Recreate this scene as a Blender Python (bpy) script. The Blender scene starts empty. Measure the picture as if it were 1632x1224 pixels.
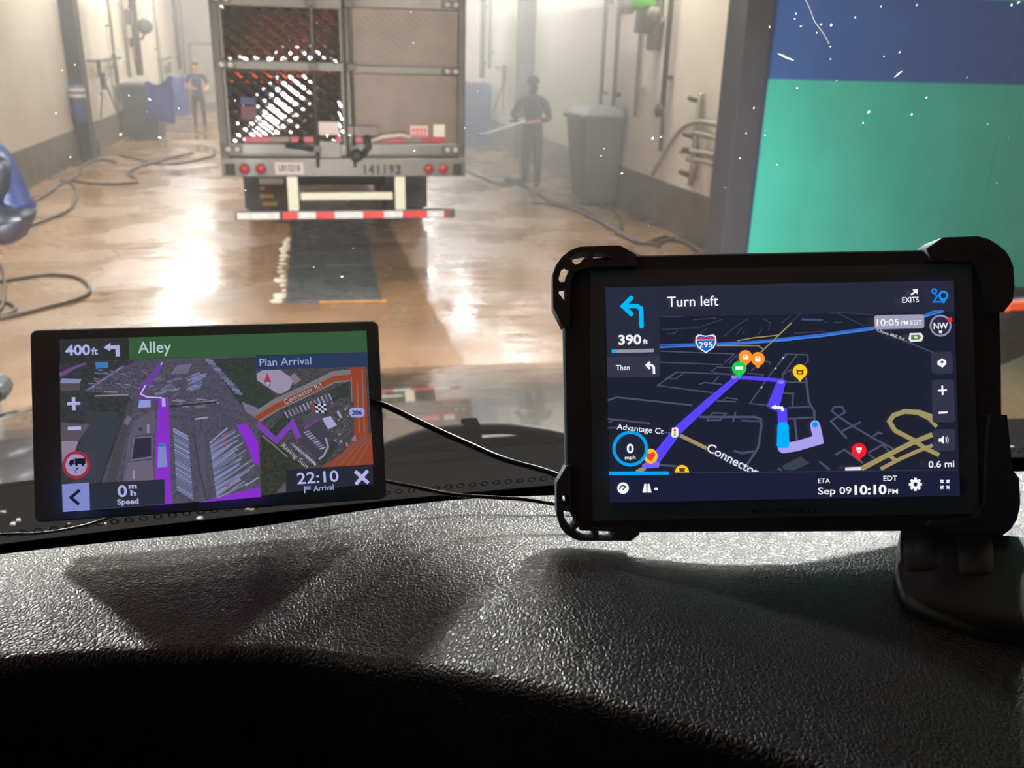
import bpy, bmesh, math, random
from mathutils import Vector, Matrix
random.seed(7)
S = bpy.context.scene
COL = S.collection
# ------------------------------------------------------------------ camera
FPX, IW, IH = 1430.0, 1632, 1224
CAM = Vector((0, 0, 2.3))
YAW, PITCH, ROLL = math.radians(13.4278), math.radians(20.2321), math.radians(1.6)
RC = Matrix.Rotation(-YAW, 3, 'Z') @ Matrix.Rotation(math.pi / 2 - PITCH, 3, 'X') @ Matrix.Rotation(ROLL, 3, 'Z')
cd = bpy.data.cameras.new('camera')
cam = bpy.data.objects.new('camera', cd); COL.objects.link(cam)
cam.matrix_world = Matrix.Translation(CAM) @ RC.to_4x4()
cd.sensor_width = 36.0; cd.lens = FPX / IW * 36.0; cd.clip_start = 0.02; cd.clip_end = 200
cd.dof.use_dof = True; cd.dof.focus_distance = 0.45; cd.dof.aperture_fstop = 19.0
S.camera = cam
# ------------------------------------------------------------------ world, exposure
S.view_settings.view_transform = 'Standard'; S.view_settings.look = 'None'
S.view_settings.exposure = 0.0; S.view_settings.gamma = 1.0; S.view_settings.use_curve_mapping = False
w = bpy.data.worlds.new('night'); S.world = w; w.use_nodes = True
w.node_tree.nodes['Background'].inputs[0].default_value = (0.012, 0.013, 0.016, 1)
S.cycles.max_bounces = 5; S.cycles.diffuse_bounces = 2; S.cycles.glossy_bounces = 3; S.cycles.volume_bounces = 0
S.cycles.transparent_max_bounces = 8; S.cycles.caustics_reflective = False; S.cycles.caustics_refractive = False
LAMP_POWER = 640.0
ENTRY_POWER = 1100.0       # stronger floodlights at the bay entrance          # emission of the bay's wall lamps
HEADLIGHT_POWER = 800.0
MIST = 0.018               # haze density in the bay
MIST_SPRAY = 0.10         # denser spray round the right-hand washer

# ------------------------------------------------------------------ helpers
def lin(c):
    def f(v):
        v /= 255.0
        return v / 12.92 if v <= 0.04045 else ((v + 0.055) / 1.055) ** 2.4
    return (f(c[0]), f(c[1]), f(c[2]), 1)
def ray(x, y): return RC @ Vector(((x - IW / 2) / FPX, -(y - IH / 2) / FPX, -1.0))
def onz(x, y, z=0.0): d = ray(x, y); return CAM + d * ((z - CAM.z) / d.z)
def ony(x, y, Y): d = ray(x, y); return CAM + d * (Y / d.y)
def floor_at(x, X):
    lo, hi = 90.0, 1200.0          # row of the floor point on the plane X seen in column x
    best = None
    for k in range(2000):
        y = lo + (hi - lo) * k / 2000; p = onz(x, y)
        if p.y > 0 and (best is None or abs(p.x - X) < abs(best.x - X)): best = p
    return best
def onx(x, y, X): d = ray(x, y); return CAM + d * (X / d.x)

def new_mat(name):
    m = bpy.data.materials.new(name); m.use_nodes = True
    nt = m.node_tree; return m, nt, nt.nodes['Principled BSDF']
def setin(b, k, v):
    if k in b.inputs: b.inputs[k].default_value = v
def mat(name, rgb, rough=0.5, metal=0.0, spec=0.5, noise=0.0, nscale=20.0, bump=0.0, bscale=60.0, coat=0.0, rvar=0.0):
    m, nt, b = new_mat(name)
    c = lin(rgb); b.inputs['Base Color'].default_value = c
    b.inputs['Roughness'].default_value = rough; b.inputs['Metallic'].default_value = metal
    setin(b, 'Specular IOR Level', spec); setin(b, 'Coat Weight', coat); setin(b, 'Coat Roughness', 0.06)
    tc = None
    if noise or rvar or bump:
        tc = nt.nodes.new('ShaderNodeTexCoord')
    if noise or rvar:
        n = nt.nodes.new('ShaderNodeTexNoise'); n.inputs['Scale'].default_value = nscale; n.inputs['Detail'].default_value = 6
        nt.links.new(tc.outputs['Object'], n.inputs['Vector'])
        if noise:
            r = nt.nodes.new('ShaderNodeValToRGB')
            r.color_ramp.elements[0].position = 0.3; r.color_ramp.elements[1].position = 0.7
            r.color_ramp.elements[0].color = tuple(v * (1 - noise) for v in c[:3]) + (1,)
            r.color_ramp.elements[1].color = tuple(min(1, v * (1 + noise)) for v in c[:3]) + (1,)
            nt.links.new(n.outputs['Fac'], r.inputs['Fac']); nt.links.new(r.outputs['Color'], b.inputs['Base Color'])
        if rvar:
            mr = nt.nodes.new('ShaderNodeMapRange')
            mr.inputs['From Min'].default_value = 0.3; mr.inputs['From Max'].default_value = 0.7
            mr.inputs['To Min'].default_value = max(0.02, rough - rvar); mr.inputs['To Max'].default_value = min(1, rough + rvar)
            nt.links.new(n.outputs['Fac'], mr.inputs['Value']); nt.links.new(mr.outputs['Result'], b.inputs['Roughness'])
    if bump:
        n2 = nt.nodes.new('ShaderNodeTexNoise'); n2.inputs['Scale'].default_value = bscale; n2.inputs['Detail'].default_value = 4
        nt.links.new(tc.outputs['Object'], n2.inputs['Vector'])
        bp = nt.nodes.new('ShaderNodeBump'); bp.inputs['Strength'].default_value = bump; bp.inputs['Distance'].default_value = 0.02
        nt.links.new(n2.outputs['Fac'], bp.inputs['Height']); nt.links.new(bp.outputs['Normal'], b.inputs['Normal'])
    return m
_em = {}
def emis(rgb, k=1.0):
    key = (tuple(rgb), k)
    if key not in _em:
        m, nt, b = new_mat('glow_%d_%d_%d' % tuple(rgb))
        b.inputs['Base Color'].default_value = (0.004, 0.004, 0.005, 1); b.inputs['Roughness'].default_value = 0.25
        setin(b, 'Specular IOR Level', 0.3)
        setin(b, 'Emission Color', lin(rgb)); setin(b, 'Emission Strength', k)
        m.cycles.emission_sampling = 'NONE'
        _em[key] = m
    return _em[key]
def emis_noise(name, a, b_, scale):
    m, nt, b = new_mat(name)
    b.inputs['Base Color'].default_value = (0.004, 0.004, 0.005, 1); b.inputs['Roughness'].default_value = 0.25
    setin(b, 'Specular IOR Level', 0.3)
    tc = nt.nodes.new('ShaderNodeTexCoord'); n = nt.nodes.new('ShaderNodeTexNoise'); n.inputs['Scale'].default_value = scale; n.inputs['Detail'].default_value = 5
    r = nt.nodes.new('ShaderNodeValToRGB'); r.color_ramp.elements[0].position = 0.35; r.color_ramp.elements[1].position = 0.65
    r.color_ramp.elements[0].color = lin(a); r.color_ramp.elements[1].color = lin(b_)
    nt.links.new(tc.outputs['Object'], n.inputs['Vector']); nt.links.new(n.outputs['Fac'], r.inputs['Fac'])
    nt.links.new(r.outputs['Color'], b.inputs['Emission Color']); setin(b, 'Emission Strength', 1.0)
    m.cycles.emission_sampling = 'NONE'
    return m

WM = {}          # world matrix of every object made here
def tag(o, label=None, cat=None, group=None, kind=None):
    if label: o['label'] = label
    if cat: o['category'] = cat
    if group: o['group'] = group
    if kind: o['kind'] = kind
    return o
def thing(name, label, cat, loc=(0, 0, 0), group=None, mtx=None, kind=None):
    o = bpy.data.objects.new(name, None); o.empty_display_size = 0.1; COL.objects.link(o)
    m = mtx if mtx is not None else Matrix.Translation(Vector(loc))
    o.matrix_basis = m; WM[o.name] = m.copy()
    return tag(o, label, cat, group, kind)
def link_mesh(name, me, mats, parent=None, smooth=False):
    o = bpy.data.objects.new(name, me); COL.objects.link(o)
    for m in (mats if isinstance(mats, (list, tuple)) else [mats]): me.materials.append(m)
    if parent is not None:
        o.parent = parent; WM[o.name] = WM[parent.name]
        me.transform(WM[parent.name].inverted())
    else:
        WM[o.name] = Matrix.Identity(4)
    if smooth:
        for p in me.polygons: p.use_smooth = True
    return o

class MB:
    """collects shapes in world coordinates, builds one mesh object"""
    def __init__(s): s.v = []; s.f = []; s.m = []
    def add(s, vs, fs, mi=0):
        o = len(s.v); s.v += [Vector(v) for v in vs]
        for f in fs: s.f.append([i + o for i in f]); s.m.append(mi)
        return s
    def box(s, c, h, mi=0, rot=None):
        c = Vector(c); vs = []
        for dx, dy, dz in ((-1,-1,-1),(1,-1,-1),(1,1,-1),(-1,1,-1),(-1,-1,1),(1,-1,1),(1,1,1),(-1,1,1)):
            p = Vector((dx * h[0], dy * h[1], dz * h[2]))
            vs.append(c + (rot @ p if rot else p))
        return s.add(vs, [(0,3,2,1),(4,5,6,7),(0,1,5,4),(1,2,6,5),(2,3,7,6),(3,0,4,7)], mi)
    def span(s, a, b, mi=0):
        a = Vector(a); b = Vector(b); return s.box((a + b) / 2, [abs(x) / 2 for x in (b - a)], mi)
    def tube(s, pts, r, n=8, mi=0, caps=True, rr=None):
        pts = [Vector(p) for p in pts]; rings = []
        up = None
        for i, p in enumerate(pts):
            t = (pts[min(i + 1, len(pts) - 1)] - pts[max(i - 1, 0)]).normalized()
            if up is None:
                up = Vector((0, 0, 1)) if abs(t.z) < 0.9 else Vector((1, 0, 0))
            a = t.cross(up)
            if a.length < 1e-6: a = t.orthogonal()
            a.normalize(); b = a.cross(t).normalized(); up = b
            R = rr[i] if rr else r
            rings.append([p + (a * math.cos(2 * math.pi * k / n) + b * math.sin(2 * math.pi * k / n)) * R for k in range(n)])
        o = len(s.v)
        for g in rings: s.v += g
        for i in range(len(rings) - 1):
            for k in range(n):
                s.f.append([o + i * n + k, o + i * n + (k + 1) % n, o + (i + 1) * n + (k + 1) % n, o + (i + 1) * n + k]); s.m.append(mi)
        if caps:
            s.f.append([o + k for k in range(n)][::-1]); s.m.append(mi)
            s.f.append([o + (len(rings) - 1) * n + k for k in range(n)]); s.m.append(mi)
        return s
    def lathe(s, base, prof, n=20, mi=0, axis='Z'):
        """prof: list of (r, h)"""
        base = Vector(base); o = len(s.v)
        for r, h in prof:
            for k in range(n):
                a = 2 * math.pi * k / n; c, q = r * math.cos(a), r * math.sin(a)
                s.v.append(base + (Vector((c, q, h)) if axis == 'Z' else Vector((c, h, q)) if axis == 'Y' else Vector((h, c, q))))
        for i in range(len(prof) - 1):
            for k in range(n):
                s.f.append([o + i * n + k, o + i * n + (k + 1) % n, o + (i + 1) * n + (k + 1) % n, o + (i + 1) * n + k]); s.m.append(mi)
        s.f.append([o + k for k in range(n)][::-1]); s.m.append(mi)
        s.f.append([o + (len(prof) - 1) * n + k for k in range(n)]); s.m.append(mi)
        return s
    def grid(s, fn, nu, nv, mi=0):
        o = len(s.v)
        for j in range(nv + 1):
            for i in range(nu + 1): s.v.append(Vector(fn(i / nu, j / nv)))
        for j in range(nv):
            for i in range(nu):
                a = o + j * (nu + 1) + i; s.f.append([a, a + 1, a + nu + 2, a + nu + 1]); s.m.append(mi)
        return s
    def build(s, name, mats, parent=None, smooth=False, bevel=0.0, fixn=True):
        me = bpy.data.meshes.new(name); me.from_pydata([tuple(v) for v in s.v], [], s.f)
        me.polygons.foreach_set('material_index', s.m)
        if fixn or bevel:
            bm = bmesh.new(); bm.from_mesh(me)
            if bevel:
                ed = [e for e in bm.edges if len(e.link_faces) == 2 and e.calc_face_angle(0) > 0.5]
                bmesh.ops.bevel(bm, geom=ed, offset=bevel, segments=2, affect='EDGES', profile=0.6)
            if fixn: bmesh.ops.recalc_face_normals(bm, faces=bm.faces)
            bm.to_mesh(me); bm.free()
        me.update()
        return link_mesh(name, me, mats, parent, smooth)
def smooth_path(pts, k=6):
    pts = [Vector(p) for p in pts]; out = []
    for i in range(len(pts) - 1):
        p0 = pts[max(i - 1, 0)]; p1 = pts[i]; p2 = pts[i + 1]; p3 = pts[min(i + 2, len(pts) - 1)]
        for j in range(k):
            t = j / k
            out.append(0.5 * ((2 * p1) + (p2 - p0) * t + (2 * p0 - 5 * p1 + 4 * p2 - p3) * t * t + (3 * p1 - p0 - 3 * p2 + p3) * t ** 3))
    out.append(pts[-1]); return out
def struct(o): o['kind'] = 'structure'; return o
def text_to_mesh(body, bold=0.0):
    cu = bpy.data.curves.new('lettering', 'FONT'); cu.body = body; cu.offset = bold; cu.resolution_u = 3
    o = bpy.data.objects.new('lettering_tmp', cu); COL.objects.link(o)
    bpy.context.view_layer.update()
    me = bpy.data.meshes.new_from_object(o.evaluated_get(bpy.context.evaluated_depsgraph_get()))
    vs = [v.co.copy() for v in me.vertices]; fs = [list(p.vertices) for p in me.polygons]
    bpy.data.objects.remove(o); bpy.data.curves.remove(cu); bpy.data.meshes.remove(me)
    return vs, fs
def capheight(): return 0.73

# ------------------------------------------------------------------ materials
M = {}
M['wall'] = mat('painted_wall', (228, 214, 196), 0.45, noise=0.06, nscale=1.2)
M['band'] = mat('grey_skirting_paint', (118, 110, 100), 0.35, noise=0.18, nscale=3)
M['column'] = mat('slate_column_paint', (40, 40, 46), 0.45, noise=0.1, nscale=4)
M['ceiling'] = mat('ceiling_grey', (128, 124, 118), 0.7)
M['green'] = mat('green_panel_paint', (80, 216, 192), 0.35, noise=0.05, nscale=2)
M['blue_band'] = mat('blue_panel_paint', (70, 114, 186), 0.38, noise=0.07, nscale=2)
M['slate'] = mat('slate_frame_paint', (80, 82, 88), 0.45, noise=0.06, nscale=5)
M['dark_rail'] = mat('dark_rail', (40, 48, 58), 0.5)
M['pipe'] = mat('galvanised_pipe', (168, 160, 146), 0.4, metal=0.3)
M['dark_pipe'] = mat('dark_pipe', (96, 90, 84), 0.45)
M['black'] = mat('black_plastic', (24, 25, 27), 0.45, noise=0.1, nscale=30)
M['hose'] = mat('rubber_hose', (78, 66, 54), 0.35)
M['bluebin'] = mat('blue_plastic', (48, 66, 140), 0.35, noise=0.15, nscale=4)
M['greybin'] = mat('dark_grey_plastic', (92, 90, 86), 0.5, noise=0.12, nscale=3)
M['binblack'] = mat('charcoal_plastic', (70, 76, 84), 0.4, noise=0.12, nscale=3)
M['hivis'] = mat('hivis_green', (120, 225, 70), 0.7)
M['cloth_grey'] = mat('grey_cloth', (128, 118, 112), 0.9, noise=0.1, nscale=12)
M['alum'] = mat('trailer_aluminium', (108, 104, 94), 0.38, metal=0.75, noise=0.1, nscale=2.5, rvar=0.1)
M['alum_d'] = mat('trailer_grey_steel', (90, 86, 77), 0.45, metal=0.5, noise=0.15, nscale=5)
M['dirty'] = mat('dirty_quilted_steel', (116, 101, 88), 0.45, metal=0.4, noise=0.12, nscale=3)
M['chrome'] = mat('polished_quilted_steel', (112, 110, 108), 0.05, metal=1.0, noise=0.1, nscale=3)
M['gap'] = mat('door_seal_rubber', (46, 46, 44), 0.7)
M['red_tape'] = mat('red_reflective_tape', (176, 50, 54), 0.35, noise=0.25, nscale=12)
M['red_bright'] = mat('red_reflective_tape_bright', (232, 62, 58), 0.3, noise=0.2, nscale=10)
M['white_tape'] = mat('white_reflective_tape', (228, 230, 226), 0.3, noise=0.12, nscale=12)
M['cream'] = mat('cream_painted_steel', (226, 222, 196), 0.35)
M['lens_red'] = mat('red_lamp_lens', (168, 30, 48), 0.2)
M['tyre'] = mat('tyre_rubber', (50, 50, 54), 0.55, noise=0.15, nscale=6)
M['sign_red'] = mat('placard_red', (205, 96, 88), 0.5)
M['sign_pink'] = mat('placard_pale', (226, 190, 178), 0.5)
M['sign_white'] = mat('sticker_white', (214, 208, 190), 0.5)
M['ink'] = mat('dark_ink', (30, 29, 28), 0.6)
M['plate'] = mat('number_plate', (196, 180, 168), 0.4)
M['yellow'] = mat('ochre_lettering', (178, 138, 60), 0.6)
M['mud'] = mat('mudflap_brown', (86, 64, 44), 0.7, noise=0.2, nscale=8)
M['steelplate'] = mat('wet_steel_plate', (74, 80, 82), 0.3, noise=0.2, nscale=5, rvar=0.12, bump=0.15, bscale=30)
M['rust'] = mat('rusty_edge', (176, 124, 60), 0.6, noise=0.25, nscale=9)
M['glare_strap'] = mat('pale_glare_strap', (204, 190, 172), 0.5, noise=0.15, nscale=14)  # pale colour standing in for floor glare, shared with the tank straps
M['skin'] = mat('skin', (188, 134, 108), 0.55)
M['shirt'] = mat('navy_shirt', (58, 60, 86), 0.85)
M['shirt2'] = mat('charcoal_shirt', (44, 46, 56), 0.85)
M['pants'] = mat('dark_trousers', (52, 50, 54), 0.85)
M['pants2'] = mat('grey_waders', (78, 80, 78), 0.6)
M['boots'] = mat('tan_boots', (128, 92, 66), 0.6)
M['boots2'] = mat('black_boots', (46, 46, 46), 0.5)
M['hair'] = mat('dark_hair', (48, 38, 32), 0.8)
M['steel'] = mat('pale_highlight_steel', (240, 236, 228), 0.3, metal=0.1)  # lance highlight put into a pale, hardly metallic base colour
M['casing'] = mat('device_casing', (84, 85, 86), 0.5)
M['bezel'] = mat('device_glass_bezel', (104, 134, 148), 0.3)
M['rubber'] = mat('tablet_bumper_rubber', (66, 86, 98), 0.6)
M['cable'] = mat('cable_rubber', (22, 22, 24), 0.25)
M['frit'] = mat('frit_black', (14, 15, 17), 0.5, spec=0.12)
M['cowl'] = mat('cowl_plastic', (8, 8, 9), 0.8, spec=0.0, noise=0.3, nscale=40)
M['wiper'] = mat('wiper_rubber', (22, 23, 24), 0.6, spec=0.2, noise=0.3, nscale=30)
M['frit_ring'] = mat('frit_ring_grey', (62, 63, 64), 0.5)
M['debris'] = mat('pale_debris', (176, 174, 168), 0.8)
def speck_material():
    m, nt, b = new_mat('translucent_speck'); nt.nodes.remove(b)
    tl = nt.nodes.new('ShaderNodeBsdfTranslucent'); tl.inputs[0].default_value = (0.95, 0.95, 0.95, 1)
    df = nt.nodes.new('ShaderNodeBsdfDiffuse'); df.inputs[0].default_value = (0.9, 0.9, 0.9, 1); mx = nt.nodes.new('ShaderNodeMixShader'); mx.inputs[0].default_value = 0.2
    nt.links.new(tl.outputs[0], mx.inputs[1]); nt.links.new(df.outputs[0], mx.inputs[2])
    nt.links.new(mx.outputs[0], [n for n in nt.nodes if n.type == 'OUTPUT_MATERIAL'][0].inputs['Surface']); return m
M['speck'] = speck_material()
M['cab'] = mat('cab_lining', (34, 34, 36), 0.9)

# wet floor: stained orange-brown concrete under a film of water
def floor_material():
    m, nt, b = new_mat('wet_stained_concrete')
    L = nt.links.new; N = nt.nodes.new
    tc = N('ShaderNodeTexCoord')
    n1 = N('ShaderNodeTexNoise'); n1.inputs['Scale'].default_value = 0.45; n1.inputs['Detail'].default_value = 7; n1.inputs['Roughness'].default_value = 0.6
    mp = N('ShaderNodeMapping'); mp.inputs['Scale'].default_value = (1.0, 0.55, 1)
    L(tc.outputs['Object'], mp.inputs['Vector']); L(mp.outputs['Vector'], n1.inputs['Vector'])
    r = N('ShaderNodeValToRGB'); e = r.color_ramp.elements
    e[0].position = 0.3; e[0].color = lin((98, 71, 50)); e[1].position = 0.72; e[1].color = lin((154, 126, 98))
    k = e.new(0.5); k.color = lin((136, 103, 73))
    L(n1.outputs['Fac'], r.inputs['Fac']); L(r.outputs['Color'], b.inputs['Base Color'])
    n2 = N('ShaderNodeTexNoise'); n2.inputs['Scale'].default_value = 0.8; n2.inputs['Detail'].default_value = 5
    L(tc.outputs['Object'], n2.inputs['Vector'])
    mr = N('ShaderNodeMapRange'); mr.inputs['From Min'].default_value = 0.35; mr.inputs['From Max'].default_value = 0.65
    mr.inputs['To Min'].default_value = 0.15; mr.inputs['To Max'].default_value = 0.38
    L(n2.outputs['Fac'], mr.inputs['Value']); L(mr.outputs['Result'], b.inputs['Roughness'])
    setin(b, 'Specular IOR Level', 0.75)
    n3 = N('ShaderNodeTexNoise'); n3.inputs['Scale'].default_value = 3.2; n3.inputs['Detail'].default_value = 4
    mp3 = N('ShaderNodeMapping'); mp3.inputs['Scale'].default_value = (0.7, 1.6, 1); L(tc.outputs['Object'], mp3.inputs['Vector']); L(mp3.outputs['Vector'], n3.inputs['Vector'])
    bp = N('ShaderNodeBump'); bp.inputs['Strength'].default_value = 0.35; bp.inputs['Distance'].default_value = 0.03
    L(n3.outputs['Fac'], bp.inputs['Height']); L(bp.outputs['Normal'], b.inputs['Normal'])
    return m
M['floor'] = floor_material()
def dash_material():
    m, nt, b = new_mat('grained_dash_vinyl')
    L = nt.links.new; N = nt.nodes.new
    b.inputs['Base Color'].default_value = (0.01, 0.0104, 0.0108, 1); b.inputs['Roughness'].default_value = 0.42
    setin(b, 'Specular IOR Level', 0.75)
    tc = N('ShaderNodeTexCoord')
    nz = N('ShaderNodeTexNoise'); nz.inputs['Scale'].default_value = 120; nz.inputs['Detail'].default_value = 2
    L(tc.outputs['Object'], nz.inputs['Vector'])
    mx = N('ShaderNodeMixRGB'); mx.inputs['Fac'].default_value = 0.0045
    L(tc.outputs['Object'], mx.inputs['Color1']); L(nz.outputs['Color'], mx.inputs['Color2'])
    v = N('ShaderNodeTexVoronoi'); v.feature = 'DISTANCE_TO_EDGE'; v.inputs['Scale'].default_value = 470
    L(mx.outputs['Color'], v.inputs['Vector'])
    cr = N('ShaderNodeValToRGB'); cr.color_ramp.elements[0].position = 0.0; cr.color_ramp.elements[1].position = 0.28
    L(v.outputs['Distance'], cr.inputs['Fac'])
    bp = N('ShaderNodeBump'); bp.inputs['Strength'].default_value = 0.45; bp.inputs['Distance'].default_value = 0.0007
    L(cr.outputs['Color'], bp.inputs['Height']); L(bp.outputs['Normal'], b.inputs['Normal'])
    return m
M['dash'] = dash_material()
def hood_material():
    m, nt, b = new_mat('pearl_hood_paint')
    b.inputs['Base Color'].default_value = lin((128, 122, 112)); b.inputs['Metallic'].default_value = 0.85
    b.inputs['Roughness'].default_value = 0.14
    setin(b, 'Coat Weight', 1.0); setin(b, 'Coat Roughness', 0.03)
    return m
M['hood'] = hood_material()
def lamp_material(name, rgb, k):
    m, nt, b = new_mat(name)
    b.inputs['Base Color'].default_value = (0.8, 0.8, 0.8, 1)
    setin(b, 'Emission Color', lin(rgb)); setin(b, 'Emission Strength', k)
    return m
M['entry_lamp'] = lamp_material('entry_floodlight_lit', (255, 253, 249), ENTRY_POWER)
M['lamp'] = lamp_material('lamp_diffuser_lit', (255, 252, 246), LAMP_POWER)
M['headlight'] = lamp_material('headlamp_lit', (244, 244, 255), HEADLIGHT_POWER)
M['amber'] = lamp_material('amber_marker_lit', (255, 96, 22), 150.0)
M['amber_lo'] = lamp_material('amber_strip_lit', (255, 84, 20), 0.75)
M['amber_lo'].node_tree.nodes['Principled BSDF'].inputs['Base Color'].default_value = (0.12, 0.012, 0.002, 1)
def glass_material():
    m, nt, b = new_mat('windshield_glass')
    nt.nodes.remove(b); N = nt.nodes.new; L = nt.links.new
    out = [n for n in nt.nodes if n.type == 'OUTPUT_MATERIAL'][0]
    tr = N('ShaderNodeBsdfTransparent'); tr.inputs[0].default_value = (0.95, 0.97, 0.96, 1)
    gl = N('ShaderNodeBsdfGlossy'); gl.inputs['Roughness'].default_value = 0.02
    fr = N('ShaderNodeFresnel'); fr.inputs['IOR'].default_value = 1.12
    m1 = N('ShaderNodeMixShader'); L(fr.outputs[0], m1.inputs[0]); L(tr.outputs[0], m1.inputs[1]); L(gl.outputs[0], m1.inputs[2])
    tl = N('ShaderNodeBsdfTranslucent'); tl.inputs[0].default_value = (0.9, 0.88, 0.84, 1)   # dusty film
    m2 = N('ShaderNodeMixShader')
    tc = N('ShaderNodeTexCoord'); n = N('ShaderNodeTexNoise'); n.inputs['Scale'].default_value = 3.0; n.inputs['Detail'].default_value = 4
    L(tc.outputs['Object'], n.inputs['Vector'])
    mr = N('ShaderNodeMapRange'); mr.inputs['From Min'].default_value = 0.3; mr.inputs['From Max'].default_value = 0.7; mr.inputs['To Min'].default_value = 0.008; mr.inputs['To Max'].default_value = 0.017
    m2.inputs[0].default_value = 0.012
    L(m1.outputs[0], m2.inputs[1]); L(tl.outputs[0], m2.inputs[2]); L(m2.outputs[0], out.inputs['Surface'])
    return m
M['glass'] = glass_material()
M['clear'] = glass_material()
# ================================================================== the building
XL, XR, ZC, YB = -4.38, 5.08, 6.6, 42.0
YP = 7.9           # the partition with the green panel
def slab(name, a, b, m, parent=None):
    return MB().span(a, b).build(name, m, parent)
struct(slab('floor', (XL - 0.3, -6, -0.2), (13, YB + 0.3, 0), M['floor']))
struct(slab('ceiling', (XL - 0.3, -6, ZC), (13, YB + 0.3, ZC + 0.2), M['ceiling']))
struct(slab('wall_left', (XL - 0.3, -6, 0), (XL, YB, ZC), M['wall']))
struct(slab('wall_right', (XR, YP + 0.35, 0), (XR + 0.3, YB, ZC), M['wall']))
struct(slab('wall_back', (XL - 0.3, YB, 0), (XR + 0.3, YB + 0.3, ZC), M['wall']))
struct(slab('wall_entry', (XL - 0.3, -6.3, 0), (13, -6, ZC), M['wall']))
struct(slab('wall_entry_right', (13, -6, 0), (13.3, YP + 0.35, ZC), M['wall']))
# dark painted skirting, about 0.95 m high
hb = onx(1151, 322, XR).z
struct(slab('baseboard_right', (XR - 0.04, YP + 0.35, 0), (XR, YB, hb), M['band']))
hbl = onx(15, 244, XL).z
struct(slab('baseboard_left', (XL, -6, 0), (XL + 0.04, YB, hbl), M['band']))
# pilasters on the side walls
def pilaster(name, X, yc, half, depth, side):
    a = (X, yc - half, 0); b = (X + depth * side, yc + half, ZC)
    return struct(slab(name, a, b, M['column']))
yl = onx(119, 207, XL).y; yl2 = onx(152, 195, XL).y
struct(slab('trim_1', (XL, yl, 0), (XL + 0.28, yl + 0.42, ZC), M['column']))
yr = onx(852, 100, XR).y
struct(slab('trim_2', (XR - 0.3, yr, 0), (XR, yr + 0.5, ZC), M['column']))
# far door outline in the end wall
d0 = ony(304, 72, YB); 
dj = MB(); dx0, dx1, dz = d0.x, d0.x + 2.2, d0.z
dj.span((dx0 - 0.12, YB - 0.05, 0), (dx0, YB, dz + 0.12)).span((dx1, YB - 0.05, 0), (dx1 + 0.12, YB, dz + 0.12)).span((dx0, YB - 0.05, dz), (dx1, YB, dz + 0.12))
dobj = struct(dj.build('door_1', M['pipe']))
MB().span((dx0, YB - 0.03, 0), (dx1, YB, dz)).build('door_leaf', M['wall'], dobj)
# the partition that faces us on the right: slate post, blue band, green panel, dark foot rail
pl = ony(1190, 0, YP).x; pg = ony(1223, 126, YP).x
zb = ony(1223, 126, YP).z; ztop = ony(1632, 2, YP).z
part_root = thing('wall_partition', 'green and blue painted partition wall with slate edge post on the right', None, (pl, YP, 0), kind='structure')
MB().span((pl, YP - 0.03, 0), (pg - 0.035, YP + 0.35, ZC)).build('edge_post', M['slate'], part_root, bevel=0.004)
MB().span((pg - 0.035, YP - 0.012, 0), (pg, YP + 0.3, ZC)).build('edge_strip', mat('blue_edge', (62, 84, 120), 0.5), part_root)
psx = onz(1590, 300, 0).x
seam = ony(1608, 134, YP).x
MB().span((pg, YP, 0.10), (seam - 0.004, YP + 0.3, zb)).build('green_panel', M['green'], part_root)
MB().span((seam + 0.004, YP, 0.10), (13, YP + 0.3, zb)).build('green_panel', M['green'], part_root)
MB().span((pg, YP + 0.006, zb), (seam - 0.004, YP + 0.3, ztop)).build('blue_panel', M['blue_band'], part_root)
MB().span((seam + 0.004, YP + 0.006, zb), (13, YP + 0.3, ztop)).build('blue_panel', M['blue_band'], part_root)
MB().span((pg, YP, ztop), (13, YP + 0.3, ZC)).build('upper_panel', M['green'], part_root)
MB().span((pg, YP - 0.05, 0), (13, YP + 0.3, 0.10)).build('foot_rail', M['dark_rail'], part_root)

# ------------------------------------------------------------------ wall lamps (long lit fixtures high on both sides)
def wall_lamp(x, y, z, side, label, hx=0.10, hy=0.58, lm='lamp'):
    t = thing('wall_lamp', label, 'lamp', (x, y, z), 'high lamps along the wash bay')
    aim = Vector((side * -0.55, -0.25, -0.8)).normalized()
    rz = Matrix.Rotation(math.radians(40) * side, 3, 'Y')
    MB().box((x, y, z), (hx + 0.03, hy + 0.04, 0.05), rot=rz).build('housing', M['alum_d'], t, bevel=0.01)
    off = rz @ Vector((0, 0, -0.056))
    MB().box(Vector((x, y, z)) + off, (hx, hy, 0.006), rot=rz).build('diffuser', M[lm], t)
    wx = XL if side < 0 else XR
    MB().tube([(x, y, z), (x, y, ZC)], 0.02).build('bracket', M['alum_d'], t)
order = ['nearest', 'second', 'third', 'fourth', 'fifth']
for i, y in enumerate((12.4, 18.4, 25.0, 33.0)):
    wall_lamp(-3.5, y, 5.6, -1, '%s lamp of the row high along the left wall' % order[i])
    wall_lamp(4.45, y, 5.6, 1, '%s lamp of the row high along the right wall' % order[i])
wall_lamp(-1.95, 3.5, 3.9, -1, 'square floodlight hanging over the left front of our truck', 0.13, 0.15, 'entry_lamp')
wall_lamp(2.5, 3.9, 4.0, 1, 'square floodlight hanging over the right front of our truck', 0.18, 0.20, 'entry_lamp')
# ================================================================== truck trailer being washed
YT = 10.1
def T(x, y, Y=YT): return ony(x, y, Y)
tl = T(357, 281); tr_ = T(738, 281)
TX0, TX1 = tl.x, tr_.x; TZ0 = 1.0; TZ1 = 4.05
TC = (TX0 + TX1) / 2
trailer = thing('semi_trailer', 'silver box semi-trailer seen from behind with quilted steel rear doors', 'trailer', (TC, YT, 0))
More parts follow.
